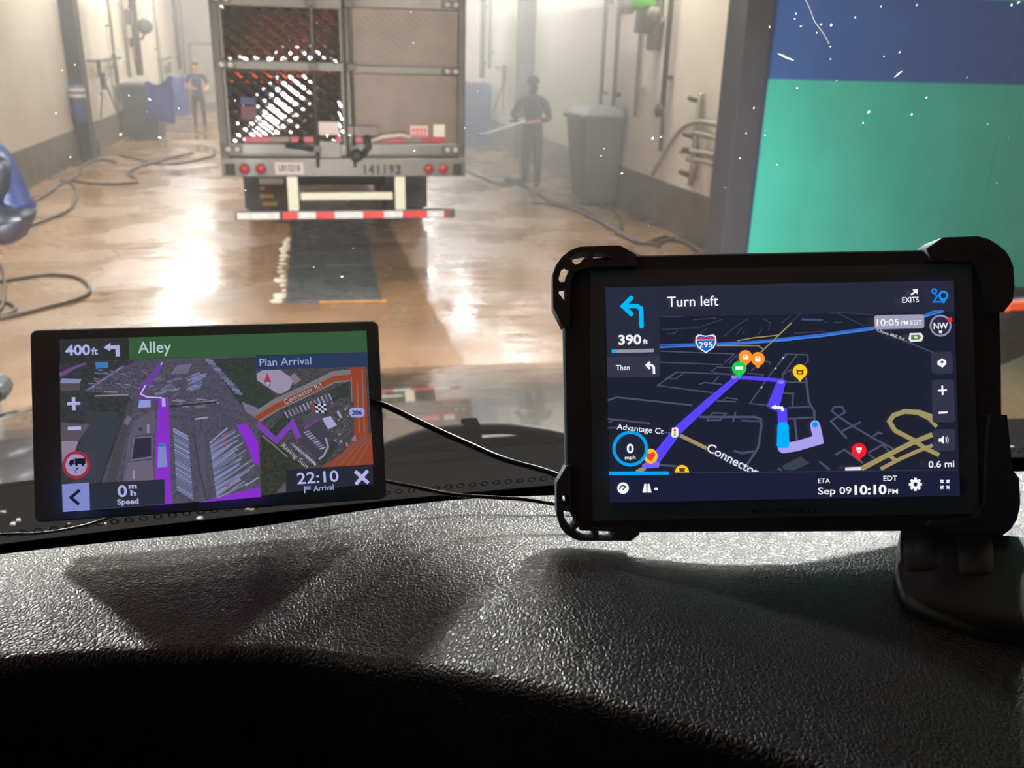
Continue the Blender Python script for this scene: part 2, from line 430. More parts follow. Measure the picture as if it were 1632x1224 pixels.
# body with a real box behind the doors
MB().span((TX0, YT + 0.06, TZ0 + 0.02), (TX1, YT + 13.5, TZ1)).build('box_body', M['alum'], trailer, bevel=0.02)
# rear frame: two posts, header, sill
fr_w = 0.07
MB().span((TX0 - 0.01, YT - 0.05, TZ0), (TX0 + fr_w, YT + 0.08, TZ1)).build('frame_post', M['alum_d'], trailer, bevel=0.008)
MB().span((TX1 - fr_w, YT - 0.05, TZ0), (TX1 + 0.01, YT + 0.08, TZ1)).build('frame_post', M['alum_d'], trailer, bevel=0.008)
MB().span((TX0, YT - 0.05, TZ1 - 0.16), (TX1, YT + 0.08, TZ1 + 0.03)).build('header', M['alum_d'], trailer, bevel=0.008)
zs = T(548, 251).z
sill = MB().span((TX0 - 0.012, YT - 0.07, TZ0), (TX1 + 0.012, YT + 0.08, zs)).build('rear_sill', M['alum'], trailer, bevel=0.008)
xg = T(551, 150).x          # gap between the doors
yp = YT - 0.015
def quilt(x0, x1, z0, z1, m, name, parent, amp=0.0045, pitch=0.15):
    nu = max(8, int((x1 - x0) / pitch * (14 if pitch > 0.1 else 8))); nv = max(8, int((z1 - z0) / (pitch * 0.8) * (14 if pitch > 0.1 else 8)))
    def fn(u, v):
        x = x0 + (x1 - x0) * u; z = z0 + (z1 - z0) * v
        a = (x - TX0) / pitch; b = z / (pitch * 0.8)
        h = abs(math.cos(math.pi * (a + b))) ** 1.0 * abs(math.cos(math.pi * (a - b))) ** 0.1
        e = min(u * (x1 - x0), (1 - u) * (x1 - x0), v * (z1 - z0), (1 - v) * (z1 - z0))
        h *= min(1, e / 0.03)
        return (x, yp - 0.004 - amp * h, z)
    g = MB().grid(fn, nu, nv)
    return g.build(name, m, parent, smooth=True)
za = [T(450, 228).z, T(450, 112).z, T(450, 97).z, T(450, 12).z]     # panel edges on the left door
zr = [T(640, 228).z, T(640, 119).z, T(640, 105).z, T(640, 15).z]
zd0 = zs + 0.01; zd1 = TZ1 - 0.17
def door(x0, x1, zz, pm, side):
    d = MB().span((x0, YT - 0.012, zd0), (x1, YT + 0.05, zd1)).build('door', M['alum'], trailer, bevel=0.006)
    step = zz[2] - zz[1]
    quilt(x0 + 0.03, x1 - 0.03, zz[0], zz[1], pm, 'quilted_panel', d, *((0.0032, 0.15) if side < 0 else (0.0025, 0.08)))
    quilt(x0 + 0.03, x1 - 0.03, zz[2], zz[3], pm, 'quilted_panel', d, *((0.0045, 0.15) if side < 0 else (0.0025, 0.08)))
    quilt(x0 + 0.03, x1 - 0.03, zz[3] + 0.13, zd1 - 0.05, pm, 'quilted_panel', d, *((0.0045, 0.15) if side < 0 else (0.0025, 0.08)))
    for (a, b) in ((zd0 + 0.02, zz[0]), (zz[1], zz[2]), (zz[3], zz[3] + 0.12)):
        MB().span((x0, YT - 0.055, a + 0.004), (x1, YT - 0.01, b - 0.004)).build('hinge_band', M['alum'], d, bevel=0.008)
        hx = x0 + 0.06 if side < 0 else x1 - 0.06
        hz = (a + b) / 2
        hg = MB().span((hx - 0.12, YT - 0.075, hz - 0.035), (hx + 0.08, YT - 0.05, hz + 0.035)).build('hinge', M['alum_d'], d, bevel=0.006)
        for q in (-0.06, 0.03):
            MB().lathe((hx + q, YT - 0.075, hz), [(0.026, 0), (0.026, -0.012), (0.012, -0.02)], 10, axis='Y').build('hinge_bolt', M['plate'], d)
    return d
dl = door(TX0 + fr_w, xg - 0.012, za, M['chrome'], -1)
dr = door(xg + 0.012, TX1 - fr_w, zr, M['dirty'], 1)
MB().span((xg - 0.02, YT - 0.02, zd0), (xg + 0.02, YT - 0.008, zd1)).build('door_seal', M['gap'], trailer)
# locking rods with keepers and handles
for px_, d, zlow in ((500, dl, 250), (560, dr, 250)):
    x = T(px_, 120).x
    rod = MB().tube([(x, YT - 0.075, TZ0 + 0.1), (x, YT - 0.075, zd1)], 0.017, 10).build('lock_rod', M['alum_d'], d, smooth=True)
    for z in (zs + 0.1, (za[1] + za[2]) / 2, za[3] + 0.06):
        MB().span((x - 0.045, YT - 0.1, z - 0.035), (x + 0.045, YT - 0.05, z + 0.035)).build('rod_guide', M['alum_d'], d, bevel=0.006)
a, b = T(507, 193), T(540, 214)
MB().span((a.x, YT - 0.1, b.z), (b.x, YT - 0.05, a.z)).build('lock_plate', M['plate'], dl, bevel=0.006)
a, b = T(508, 224), T(543, 250)
MB().span((a.x, YT - 0.1, b.z), (b.x, YT - 0.05, a.z)).build('latch_box', M['alum'], dl, bevel=0.006)
a, b = T(553, 200), T(602, 216)
MB().span((a.x, YT - 0.09, b.z), (b.x, YT - 0.05, a.z)).build('lock_plate', M['dirty'], dr, bevel=0.006)
MB().tube([T(592, 225, YT - 0.12), T(612, 218, YT - 0.12), T(640, 215, YT - 0.12), T(655, 219, YT - 0.12)], 0.024, 8).build('lock_handle', M['plate'], dr, smooth=True)
MB().tube([T(583, 216, YT - 0.13), T(588, 235, YT - 0.13), T(576, 250, YT - 0.13)], 0.032, 8).build('latch_lever', M['ink'], dr, smooth=True)
MB().lathe(T(568, 248, YT - 0.11), [(0.07, 0.06), (0.07, 0.0), (0.04, -0.03)], 14, axis='Y').build('latch_hub', M['ink'], dr)
MB().tube([T(455, 231, YT - 0.11), T(480, 234, YT - 0.11), T(500, 238, YT - 0.11)], 0.03, 8).build('lock_handle', M['ink'], dl, smooth=True)
# red conspicuity tape on both doors
for x0, x1, d in ((390, 431, dl), (463, 475, dl), (484, 500, dl), (535, 545, dl), (565, 579, dr), (608, 646, dr), (673, 709, dr)):
    a, b = T(x0, 218, YT - 0.07), T(x1, 227, YT - 0.07)
    MB().span((a.x, YT - 0.062, b.z), (b.x, YT - 0.05, a.z)).build('red_tape', M['red_tape'], d)
for x0, x1, d in ((431, 462, dl), (646, 672, dr)):
    a, b = T(x0, 218, YT - 0.07), T(x1, 227, YT - 0.07)
    MB().span((a.x, YT - 0.061, b.z), (b.x, YT - 0.05, a.z)).build('pale_tape', M['dirty'], d)
# placard and sticker on the right door
a, b = T(653, 200), T(681, 220)
pc = MB().span((a.x, YT - 0.045, b.z), (b.x, YT - 0.03, a.z)).build('placard', M['sign_pink'], dr)
for k in range(2):
    z0 = a.z + (b.z - a.z) * (0.18 + 0.42 * k)
    for q in range(4):
        xx = a.x + (b.x - a.x) * (0.1 + 0.22 * q)
        MB().span((xx, YT - 0.049, z0 - 0.045), (xx + (b.x - a.x) * 0.16, YT - 0.044, z0)).build('placard_mark', M['sign_red'], dr)
a, b = T(690, 198), T(708, 219)
MB().span((a.x, YT - 0.045, b.z), (b.x, YT - 0.03, a.z)).build('sticker', M['sign_white'], dr)
# coloured reflection in the polished door, painted on as two small plates
a, b = T(383, 155), T(410, 190)
refl_blue = mat('blue_reflection', (48, 52, 92), 0.5); refl_red = mat('red_reflection', (92, 50, 50), 0.5)
MB().span((a.x, YT - 0.05, (a.z + b.z) / 2 + 0.04), (b.x, YT - 0.028, a.z)).build('reflection_top', refl_blue, dl)
MB().span((a.x, YT - 0.05, b.z), (b.x, YT - 0.028, (a.z + b.z) / 2 + 0.02)).build('reflection_bottom', refl_red, dl)
# sill lamps, plate, numbers
for px_ in (390, 416, 683, 706):
    p = T(px_, 269, YT - 0.07)
    lamp = MB().lathe((p.x, YT - 0.066, p.z), [(0.062, 0.0), (0.062, -0.02), (0.05, -0.022)], 18, axis='Y').build('tail_lamp', M['alum_d'], trailer)
    MB().lathe((p.x, YT - 0.086, p.z), [(0.05, 0.0), (0.048, -0.012), (0.03, -0.022), (0.005, -0.026)], 18, axis='Y').build('lens', M['lens_red'], lamp, smooth=True)
for x0, x1 in ((358, 376), (722, 736)):
    a, b = T(x0, 261, YT - 0.07), T(x1, 279, YT - 0.07)
    MB().span((a.x, YT - 0.085, b.z), (b.x, YT - 0.06, a.z)).build('corner_bumper', M['gap'], trailer, bevel=0.006)
a, b = T(437, 258, YT - 0.07), T(485, 278, YT - 0.07)
plate = MB().span((a.x, YT - 0.085, b.z), (b.x, YT - 0.07, a.z)).build('number_plate', M['plate'], trailer, bevel=0.005)
def wall_text(body, x0, x1, zb_, h, Y, m, name, parent, bold=0.02):
    vs, fs = text_to_mesh(body, bold)
    mx = max(v.x for v in vs); mn = min(v.x for v in vs)
    mb = MB(); pts = [Vector((x0 + (v.x - mn) / (mx - mn) * (x1 - x0), Y, zb_ + v.y / capheight() * h)) for v in vs]
    mb.add(pts, fs); return mb.build(name, m, parent, fixn=False)
wall_text('U015218', a.x + 0.04, b.x - 0.04, b.z + 0.035, 0.07, YT - 0.0865, M['ink'], 'plate_lettering', plate)
a, b = T(576, 262, YT - 0.07), T(640, 277, YT - 0.07)
wn = (b.x - a.x) / 6
for i_, ch in enumerate('141193'):
    k_ = 0.27 if ch == '1' else 0.0
    wall_text(ch, a.x + wn * (i_ + 0.08 + k_), a.x + wn * (i_ + 0.88 - k_), b.z, a.z - b.z, YT - 0.0725, M['ink'], 'unit_digit', trailer, 0.035)
# underride guard
zb0 = T(548, 348).z; zb1 = T(548, 334).z
guard = MB().span((T(375, 341).x, YT - 0.06, zb0), (T(724, 341).x, YT + 0.05, zb1)).build('underride_bar', M['alum_d'], trailer, bevel=0.008)
seg = [(378, 450, 'white_tape'), (446, 475, 'red_bright'), (475, 503, 'white_tape'), (503, 533, 'red_bright'), (533, 578, 'white_tape'), (578, 611, 'red_bright'), (611, 640, 'white_tape'), (640, 680, 'red_bright'), (680, 706, 'white_tape'), (706, 714, 'red_tape')]
for x0, x1, k in seg:
    MB().span((T(x0, 341).x, YT - 0.067, zb0 + 0.012), (T(x1, 341).x, YT - 0.055, zb1 - 0.012)).build('tape', M[k], guard)
for x0, x1 in ((458, 475), (629, 645)):
    MB().span((T(x0, 300).x, YT - 0.055, zb1), (T(x1, 300).x, YT + 0.03, TZ0)).build('guard_post', M['cream'], trailer, bevel=0.006)
MB().span((T(479, 313).x, YT + 0.0, T(548, 319).z), (T(626, 313).x, YT + 0.06, T(548, 307).z)).build('cross_bar', M['cream'], trailer, bevel=0.01)
# wheels: four dual pairs
def wheel(x, y, r=0.5, wd=0.26):
    p = [(r * 0.55, -wd / 2), (r * 0.9, -wd / 2), (r * 0.985, -wd * 0.36), (r, -wd * 0.2), (r, wd * 0.2), (r * 0.985, wd * 0.36), (r * 0.9, wd / 2), (r * 0.55, wd / 2)]
    t = MB().lathe((x, y, r), [(a_, b_) for a_, b_ in p], 32, axis='X').build('tyre', M['tyre'], trailer, smooth=False)
    MB().lathe((x, y, r), [(0.02, -wd * 0.3), (r * 0.4, -wd * 0.3), (r * 0.56, -wd * 0.5), (r * 0.56, wd * 0.5), (r * 0.4, wd * 0.3), (0.02, wd * 0.3)], 20, axis='X').build('rim', M['alum_d'], t)
xwl = onz(392, 334, 0.0).x * 0.96 + 0.02
for y in (13.5, 14.8):
    for x in (TX0 + 0.17, TX0 + 0.48, TX1 - 0.48, TX1 - 0.17): wheel(x, y)
    MB().tube([(TX0 + 0.3, y, 0.5), (TX1 - 0.3, y, 0.5)], 0.07, 10).build('axle', M['alum_d'], trailer)
MB().span((TC - 0.55, 12.2, 0.72), (TC - 0.40, 20, TZ0 + 0.03)).build('chassis_rail', M['gap'], trailer)
MB().span((TC + 0.40, 12.2, 0.72), (TC + 0.55, 20, TZ0 + 0.03)).build('chassis_rail', M['gap'], trailer)
fl0, fl1 = ony(415, 288, 12.9), ony(462, 330, 12.9)
flap = MB().span((TX0 + 0.03, 12.88, 0.2), (TX0 + 0.62, 12.9, TZ0)).build('mudflap', M['tyre'], trailer)
a, b = ony(413, 293, 12.88), ony(458, 327, 12.88)
MB().span((a.x, 12.872, b.z), (b.x, 12.881, a.z)).build('mudflap_patch', M['mud'], flap)
for k, (q0, q1) in enumerate(((0.02, 0.2), (0.0, 0.5), (0.1, 0.62))):
    z = a.z + (b.z - a.z) * (0.12 + 0.36 * k)
    MB().span((a.x + q0 * (b.x - a.x), 12.866, z - 0.05), (a.x + q1 * (b.x - a.x), 12.873, z)).build('mudflap_mark', M['yellow'], flap)
a, b = ony(413, 284, 12.88), ony(452, 293, 12.88)
MB().span((a.x, 12.86, b.z), (b.x, 12.88, a.z)).build('mudflap_bracket', M['plate'], flap)
MB().span((TX1 - 0.62, 12.88, 0.2), (TX1 - 0.03, 12.9, TZ0)).build('mudflap', M['tyre'], trailer)
# ================================================================== floor items
# steel trench cover plates on the floor behind the trailer
f0, f1, f2, f3 = onz(455, 483), onz(608, 481), onz(577, 346), onz(468, 352)
trench = thing('trench_cover', 'dark wet steel trench cover plates on the floor behind the trailer', 'floor plate', (f0.x, f0.y, 0))
n = 3
for i in range(n):
    t0, t1 = i / n, (i + 1) / n - 0.008
    q = [f0.lerp(f3, t0), f1.lerp(f2, t0), f1.lerp(f2, t1), f0.lerp(f3, t1)]
    mb = MB(); mb.add([v + Vector((0, 0, z)) for z in (0.0, 0.018) for v in q], [(0, 3, 2, 1), (4, 5, 6, 7), (0, 1, 5, 4), (1, 2, 6, 5), (2, 3, 7, 6), (3, 0, 4, 7)])
    mb.build('steel_plate', M['steelplate'], trench, bevel=0.003)
mb = MB(); mb.tube([f0.lerp(f1, 0.35) + Vector((0, -0.03, 0.012)), f1 + Vector((0.05, -0.03, 0.012))], 0.014, 6); mb.build('rusty_lip', M['rust'], trench)
# wet-floor glare along the plate's left edge, built as pale-coloured flakes
mb = MB(); rnd = random.Random(3)
for i in range(16):
    p = f0.lerp(f3, i / 22 + 0.02) + Vector((rnd.uniform(-0.10, -0.01), 0, 0.004))
    r = rnd.uniform(0.04, 0.11)
    ring = [p + Vector((math.cos(k * 0.785) * r * rnd.uniform(.5, 1), math.sin(k * 0.785) * r * 1.8 * rnd.uniform(.5, 1), 0)) for k in range(8)]
    mb.add(ring + [p + Vector((0, 0, 0.012))], [(k, (k + 1) % 8, 8) for k in range(8)])
tag(mb.build('glare_streak', M['glare_strap']), 'pale painted glare streak along the left edge of the trench cover', 'sheen', kind='stuff')
def hose(pts, label, r=0.022, name='floor_hose', group='hoses lying on the wash bay floor', rise=0.0):
    P = [onz(x, y, r) for x, y in pts]
    o = MB().tube(smooth_path(P), r, 8).build(name, M['hose'], None, smooth=True)
    return tag(o, label, 'hose', group)
Lz = lambda q: [(x * 0.2206, 230 + y * 0.2206) for x, y in q]
Rz = lambda q: [(730 + x * 0.2696, 150 + y * 0.2696) for x, y in q]
hose(Lz([(180, 600), (250, 575), (400, 520), (510, 460), (545, 380), (540, 310), (480, 262), (440, 262)]), 'brown hose curving from the blue sack up to the hose tangle by the left wall')
hose(Lz([(230, 420), (350, 350), (480, 265), (600, 275), (750, 285), (960, 278), (990, 250), (925, 200), (1050, 150), (1230, 95), (1400, 62)]), 'long hose with an S-bend running from the left wall towards the trailer')
hose(Lz([(480, 262), (560, 220), (620, 140), (720, 112), (840, 125)]), 'short hose end hooked round by the left wall column')
hose(Lz([(860, 75), (1000, 110), (1150, 140), (1350, 130), (1500, 95), (1550, 70), (1540, 30)]), 'hose curving past the left washer beside the trailer')
hose(Lz([(-60, 1000), (150, 965), (350, 940), (550, 960), (645, 1030), (600, 1100), (400, 1160), (150, 1224), (-50, 1260)]), 'wide loop of brown hose on the near floor at far left', 0.018)
hose(Lz([(-20, 840), (18, 900), (32, 1000), (20, 1150), (-20, 1215)]), 'hose bend crossing the wide loop at the left picture edge', 0.016)
hose(Lz([(-40, 1135), (60, 1145), (112, 1185), (60, 1224), (-40, 1240)]), 'small hose curl below the crossing at the left picture edge', 0.016)
hose(Rz([(40, 450), (150, 495), (250, 530), (400, 545), (430, 600)]), 'hose trailing from under the trailer to the right washer', 0.02)
hose(Rz([(440, 640), (540, 650), (700, 690), (850, 760), (1000, 850), (1100, 880), (1300, 862), (1420, 925), (1480, 960)]), 'long hose from the right washer along the floor to the partition')
hose(Rz([(480, 585), (560, 640), (680, 660), (780, 700), (900, 780), (1050, 862), (1180, 890)]), 'hose lying alongside the long hose right of the trailer')
hose(Rz([(620, 530), (720, 580), (830, 630), (920, 690), (970, 770), (940, 830)]), 'hose lying closest to the right wall skirting behind the grey bin')
hose(Rz([(1120, 872), (1230, 842), (1330, 862), (1430, 925), (1500, 930)]), 'short hose arc nearest the partition on the right floor', 0.018)
hose(Rz([(1180, 905), (1200, 880), (1290, 845), (1370, 870), (1440, 940), (1400, 990), (1200, 990), (1040, 930), (1020, 905)]), 'coiled loop of hose on the floor just behind the tablet', 0.02)
# dark coupling / sack on the floor near the right washer
a = onz(820, 292); 
mb = MB(); mb.lathe((a.x, a.y, 0.0), [(0.05, 0.0), (0.20, 0.02), (0.22, 0.09), (0.12, 0.15), (0.02, 0.16)], 14)
tag(mb.build('floor_brush', M['greybin'], smooth=True), 'dark rounded brush head on the floor beside the right washer', 'brush')

# ------------------------------------------------------------------ left wall fittings
def WL(x, y, d=0.06): return onx(x, y, XL + d)
def WR(x, y, d=-0.06): return onx(x, y, XR + d)
def vpipe(name, pt, x0, x1, r, m, label, z1=ZC, z0=None, group='pipes on the wash bay walls'):
    o = MB().tube([(pt.x, pt.y, z0), (pt.x, pt.y, z1)], r, 8)
    t = thing(name, label, 'pipe', (pt.x, pt.y, z0), group)
    o.build('pipe_run', m, t, smooth=True)
    side = -1 if pt.x < 0 else 1; wx = XL if pt.x < 0 else XR
    for z in (z0 + 0.4, z0 + 1.8, z0 + 3.0):
        MB().span((min(wx, pt.x), pt.y - r * 1.6, z - 0.03), (max(wx, pt.x), pt.y + r * 1.6, z + 0.03)).build('pipe_clamp', m, t)
    return t
lowz = lambda p: max(0.2, p.z)
for x, y, r, m, lab in ((207, 123, 0.05, 'pipe', 'thin pale pipe above the blue and black bin on left wall'),
                        (224, 120, 0.09, 'dark_pipe', 'thick brown pipe beside the floodlight on left wall'),
                        (191, 165, 0.04, 'pipe', 'narrow pipe just left of the blue and black bin'),
                        (262, 170, 0.05, 'pipe', 'pale pipe with standpipe tap between the two blue bins'),
                        (287, 110, 0.07, 'dark_pipe', 'brown pipe above the slim blue drum on left wall'),
                        (296, 120, 0.05, 'pipe', 'pale pipe directly left of the left washer')):
    p = WL(x, y, 0.1); vpipe('wall_pipe', p, 0, 0, r, M[m], lab, z0=max(0.3, p.z))
# floodlight on an arm
p = WL(212, 62, 0.1); q = WL(231, 42, 0.5)
fl = thing('floodlight', 'dark floodlight on a bracket arm high on the left wall', 'lamp', tuple(p))
MB().tube([p, p + Vector((0.25, -0.1, 0.0)), q + Vector((0, 0, -0.12))], 0.03, 8).build('arm', M['dark_pipe'], fl)
MB().lathe(q, [(0.07, 0.14), (0.16, 0.1), (0.2, 0.0), (0.2, -0.05), (0.05, -0.06)], 16, axis='Y').build('head', M['greybin'], fl, smooth=True)
MB().box(p + Vector((-0.03, 0, -0.1)), (0.05, 0.06, 0.12)).build('wall_plate', M['greybin'], fl)
p = WL(203, 27, 0.1)
cb = thing('junction_box', 'small dark box on the pipe left of the floodlight', 'electrical box', tuple(p))
MB().box(p, (0.1, 0.26, 0.18)).build('casing', M['greybin'], cb, bevel=0.015)
MB().box(p + Vector((0.105, 0, 0)), (0.012, 0.22, 0.14)).build('lid', M['dark_pipe'], cb, bevel=0.006)
# lance holder: two wall brackets with lances hanging
def lance_rack(name, pb, items, label, X, d):
    t = thing(name, label, 'rack', tuple(pb[0]))
    MB().tube(pb, 0.035, 6).build('rail', M['greybin'], t)
    for it in items:
        MB().tube(it[:1] + it[1:], 0.022, 6).build('lance', M['dark_pipe'], t)
        MB().tube([it[0] + Vector((0, 0, 0.12)), it[0] + Vector((0, 0, -0.25))], 0.05, 8).build('grip', M['greybin'], t)
    return t
lance_rack('lance_rack', [WL(140, 97), WL(160, 97), WL(192, 92)],
           [[WL(157, 104, .12), WL(163, 140, .12), WL(161, 188, .12)], [WL(182, 95, .12), WL(172, 125, .12), WL(160, 150, .12)], [WL(165, 125, .14), WL(175, 150, .14), WL(186, 176, .14)], [WL(185, 115, .12), WL(186, 122, .12), WL(184, 128, .12)]],
           'dark rack of crossed spray lances on left wall right of the column', XL, 0.1)
lance_rack('lance_rack', [WL(252, 95), WL(262, 95), WL(273, 91)], [[WL(265, 110, .12), WL(264, 130, .12), WL(266, 150, .12)], [WL(270, 105, .12), WL(268, 120, .12), WL(270, 140, .12)]],
           'pale lance rack on left wall between the two blue bins', XL, 0.1)
# bins on the left
def bin_box(name, px0, px1, pybase, ztop, label, m, lid, depth=0.7, taper=0.9):
    a = floor_at(px0, XL + 0.14); b = Vector((XL + 1.0, a.y, 0))
    t = thing(name, label, 'bin', ((a.x + b.x) / 2, a.y + depth / 2, 0))
    x0, x1, y0, y1 = a.x, b.x, a.y, a.y + depth
    cx = (x0 + x1) / 2; cy = (y0 + y1) / 2
    def R(s, z): return [(cx + (x - cx) * s, cy + (y - cy) * s, z) for x, y in ((x0, y0), (x1, y0), (x1, y1), (x0, y1))]
    mb = MB(); mb.add(R(taper, 0.0) + R(1, ztop), [(0, 3, 2, 1), (4, 5, 6, 7), (0, 1, 5, 4), (1, 2, 6, 5), (2, 3, 7, 6), (3, 0, 4, 7)])
    mb.build('bin_body', m, t, bevel=0.04)
    MB().span((x0 - 0.02, y0 - 0.02, ztop - 0.1), (x1 + 0.02, y1 + 0.02, ztop - 0.02)).build('rim', m, t, bevel=0.015)
    if lid:
        mb = MB(); mb.add([(x0 - .03, y0 - .03, ztop), (x1 + .03, y0 - .03, ztop), (x1 + .03, y1 + .03, ztop + 0.05), (x0 - .03, y1 + .03, ztop + .05),
                           (x0, y0, ztop + .08), (x1, y0, ztop + .08), (x1, y1, ztop + .16), (x0, y1, ztop + .16)],
                          [(0, 3, 2, 1), (4, 5, 6, 7), (0, 1, 5, 4), (1, 2, 6, 5), (2, 3, 7, 6), (3, 0, 4, 7)])
        mb.build('lid', lid, t, bevel=0.02)
    return t, (x0, x1, y0, y1)
t, e = bin_box('wheeled_bin', 200, 240, None, 1.35, 'large charcoal bin with a blue sheet draped over it by the left wall', M['binblack'], None, 1.3)
# blue sheet hanging over the bin's right side
x0, x1, y0, y1 = e
def drape(u, v):
    x = x1 - 0.25 + 0.62 * u; y = y0 - 0.08 - 0.05 * math.sin(9 * u) + 0.02 * math.sin(7 * v)
    return (x, y, 1.42 + 0.16 * u * u - 1.18 * v * (0.72 + 0.28 * u) - 0.12 * math.sin(3.1 * u) * (1 - v))
def drape_b(u, v):
    a = Vector(drape(u, v)); return a + Vector((0.0, 0.16 + 0.9 * (1 - v) * 0.25, 0))
mb = MB().grid(drape, 12, 12); mb.grid(lambda u, v: drape_b(1 - u, v), 12, 12)
mb.build('blue_sheet', M['bluebin'], t, smooth=True)
for k in range(2):
    MB().lathe((x0 + 0.12, y0 + 0.2 + 0.8 * k, 0.09), [(0.09, -0.03), (0.09, 0.03)], 14, axis='X').build('castor', M['black'], t)
# upright drums
def drum(pxc, pyb, r, h, label, m, group='plastic drums along the walls', off=0.08):
    side = -1 if pxc < 467 else 1; X = (XL + off + r) if side < 0 else (XR - off - r)
    p = floor_at(pxc, X); p = Vector((X, p.y - r, 0)); t = thing('plastic_drum', label, 'drum', (p.x, p.y + r, 0), group)
    pr = [(r * 0.93, 0), (r, 0.03)]
    for k in (1, 2):
        z = h * k / 3; pr += [(r, z - 0.05), (r * 1.04, z - 0.02), (r * 1.04, z + 0.02), (r, z + 0.05)]
    pr += [(r, h - 0.05), (r * 0.9, h)]
    MB().lathe((p.x, p.y + r, 0), pr, 22).build('drum_body', m, t, smooth=False)
    for s in (-1, 1):
        MB().lathe((p.x + s * r * 0.5, p.y + r, h), [(0.05, 0), (0.05, 0.03), (0.02, 0.035)], 10).build('bung', M['black'], t)
drum(286, 172, 0.34, 1.25, 'slim blue drum left of the left washer', M['bluebin'])
tk = onx(131, 170, XL + 0.40); tz1, tz0 = onx(131, 136, XL + 0.40).z, onx(131, 206, XL + 0.40).z
tt = thing('hung_tank', 'dull blue tank strapped to the left column above the skirting', 'tank', (tk.x, tk.y, tz0))
yc_ = yl - 0.16; xc_ = XL + 0.17
MB().lathe((xc_, yc_, tz0), [(0.06, 0), (0.145, 0.05), (0.15, 0.1), (0.15, tz1 - tz0 - 0.1), (0.13, tz1 - tz0 - 0.03), (0.04, tz1 - tz0)], 18).build('tank_body', mat('dull_blue_plastic', (44, 58, 96), 0.45), tt, smooth=True)
for k in (0.72, 0.86):
    z_ = tz0 + (tz1 - tz0) * k
    MB().lathe((xc_, yc_, z_), [(0.154, -0.03), (0.157, 0), (0.154, 0.03)], 18).build('strap', M['glare_strap'], tt)
MB().span((xc_ - 0.1, yc_ + 0.1, tz0 + 0.2), (xc_ + 0.1, yl, tz0 + 0.3)).build('tank_bracket', M['dark_pipe'], tt)
drum(757, 205, 0.42, 1.55, 'hazy blue drum beyond the right edge of the trailer', M['bluebin'])
drum(744, 200, 0.34, 1.5, 'dull blue drum half hidden by the trailer edge', M['bluebin'], off=0.1)
p = WL(265, 180, 0.25)
st = thing('standpipe', 'low standpipe tap on the floor between the blue bins', 'tap', (p.x, p.y, 0))
MB().tube([(p.x, p.y, 0), (p.x, p.y, 0.7)], 0.04, 8).build('riser', M['pipe'], st)
MB().tube([(p.x, p.y, 0.66), (p.x + 0.2, p.y - 0.1, 0.66), (p.x + 0.22, p.y - 0.1, 0.52)], 0.03, 8).build('spout', M['pipe'], st)
MB().lathe((p.x, p.y, 0.7), [(0.09, 0), (0.09, 0.03), (0.02, 0.04)], 10).build('valve_wheel', M['dark_pipe'], st)
# small green debris / bottle by the left column foot
p = onz(153, 244)
bt = thing('spray_bottle', 'small dark green bottle at the foot of the left column', 'bottle', (p.x, p.y, 0))
MB().lathe((p.x, p.y, 0), [(0.09, 0), (0.1, 0.03), (0.1, 0.24), (0.04, 0.32), (0.03, 0.38)], 14).build('bottle_body', mat('dark_green_plastic', (60, 78, 62), 0.4), bt, smooth=True)
MB().lathe((p.x, p.y, 0.38), [(0.04, 0), (0.04, 0.06), (0.015, 0.07)], 10).build('cap', M['binblack'], bt)

# ------------------------------------------------------------------ right wall fittings
for x, y, r, m, lab in ((956, 188, 0.035, 'dark_pipe', 'thin dark pipe left of the grey bin on right wall'),
                        (976, 192, 0.035, 'dark_pipe', 'dark pipe dropping behind the left half of the grey bin'),
                        (1012, 186, 0.035, 'pipe', 'pale pipe running down behind the right half of the grey bin'),
                        (1040, 80, 0.10, 'pipe', 'broad pale conduit below the hanging green vest'),
                        (780, 110, 0.05, 'pipe', 'pale pipe beyond the right edge of the trailer'),
                        (768, 125, 0.07, 'dark_pipe', 'brown pipe above the hazy blue drum')):
    p = WR(x, y, -0.1); vpipe('wall_pipe', p, 0, 0, r, M[m], lab, z0=max(0.3, p.z))
p = WR(1056, 172, -0.1)
t = vpipe('wall_pipe', p, 0, 0, 0.04, M['dark_pipe'], 'dark pipe ending in a valve right of the grey bin', z0=p.z)
q = WR(1050, 176, -0.16)
MB().lathe(q, [(0.04, -0.06), (0.09, -0.03), (0.09, 0.03), (0.04, 0.06)], 12, axis='X').build('valve_wheel', M['greybin'], t)
MB().tube([q + Vector((0.05, 0, 0)), q + Vector((0.05, -0.05, -0.25)), q + Vector((0.06, -0.02, -0.55))], 0.03, 8).build('valve_outlet', M['greybin'], t)
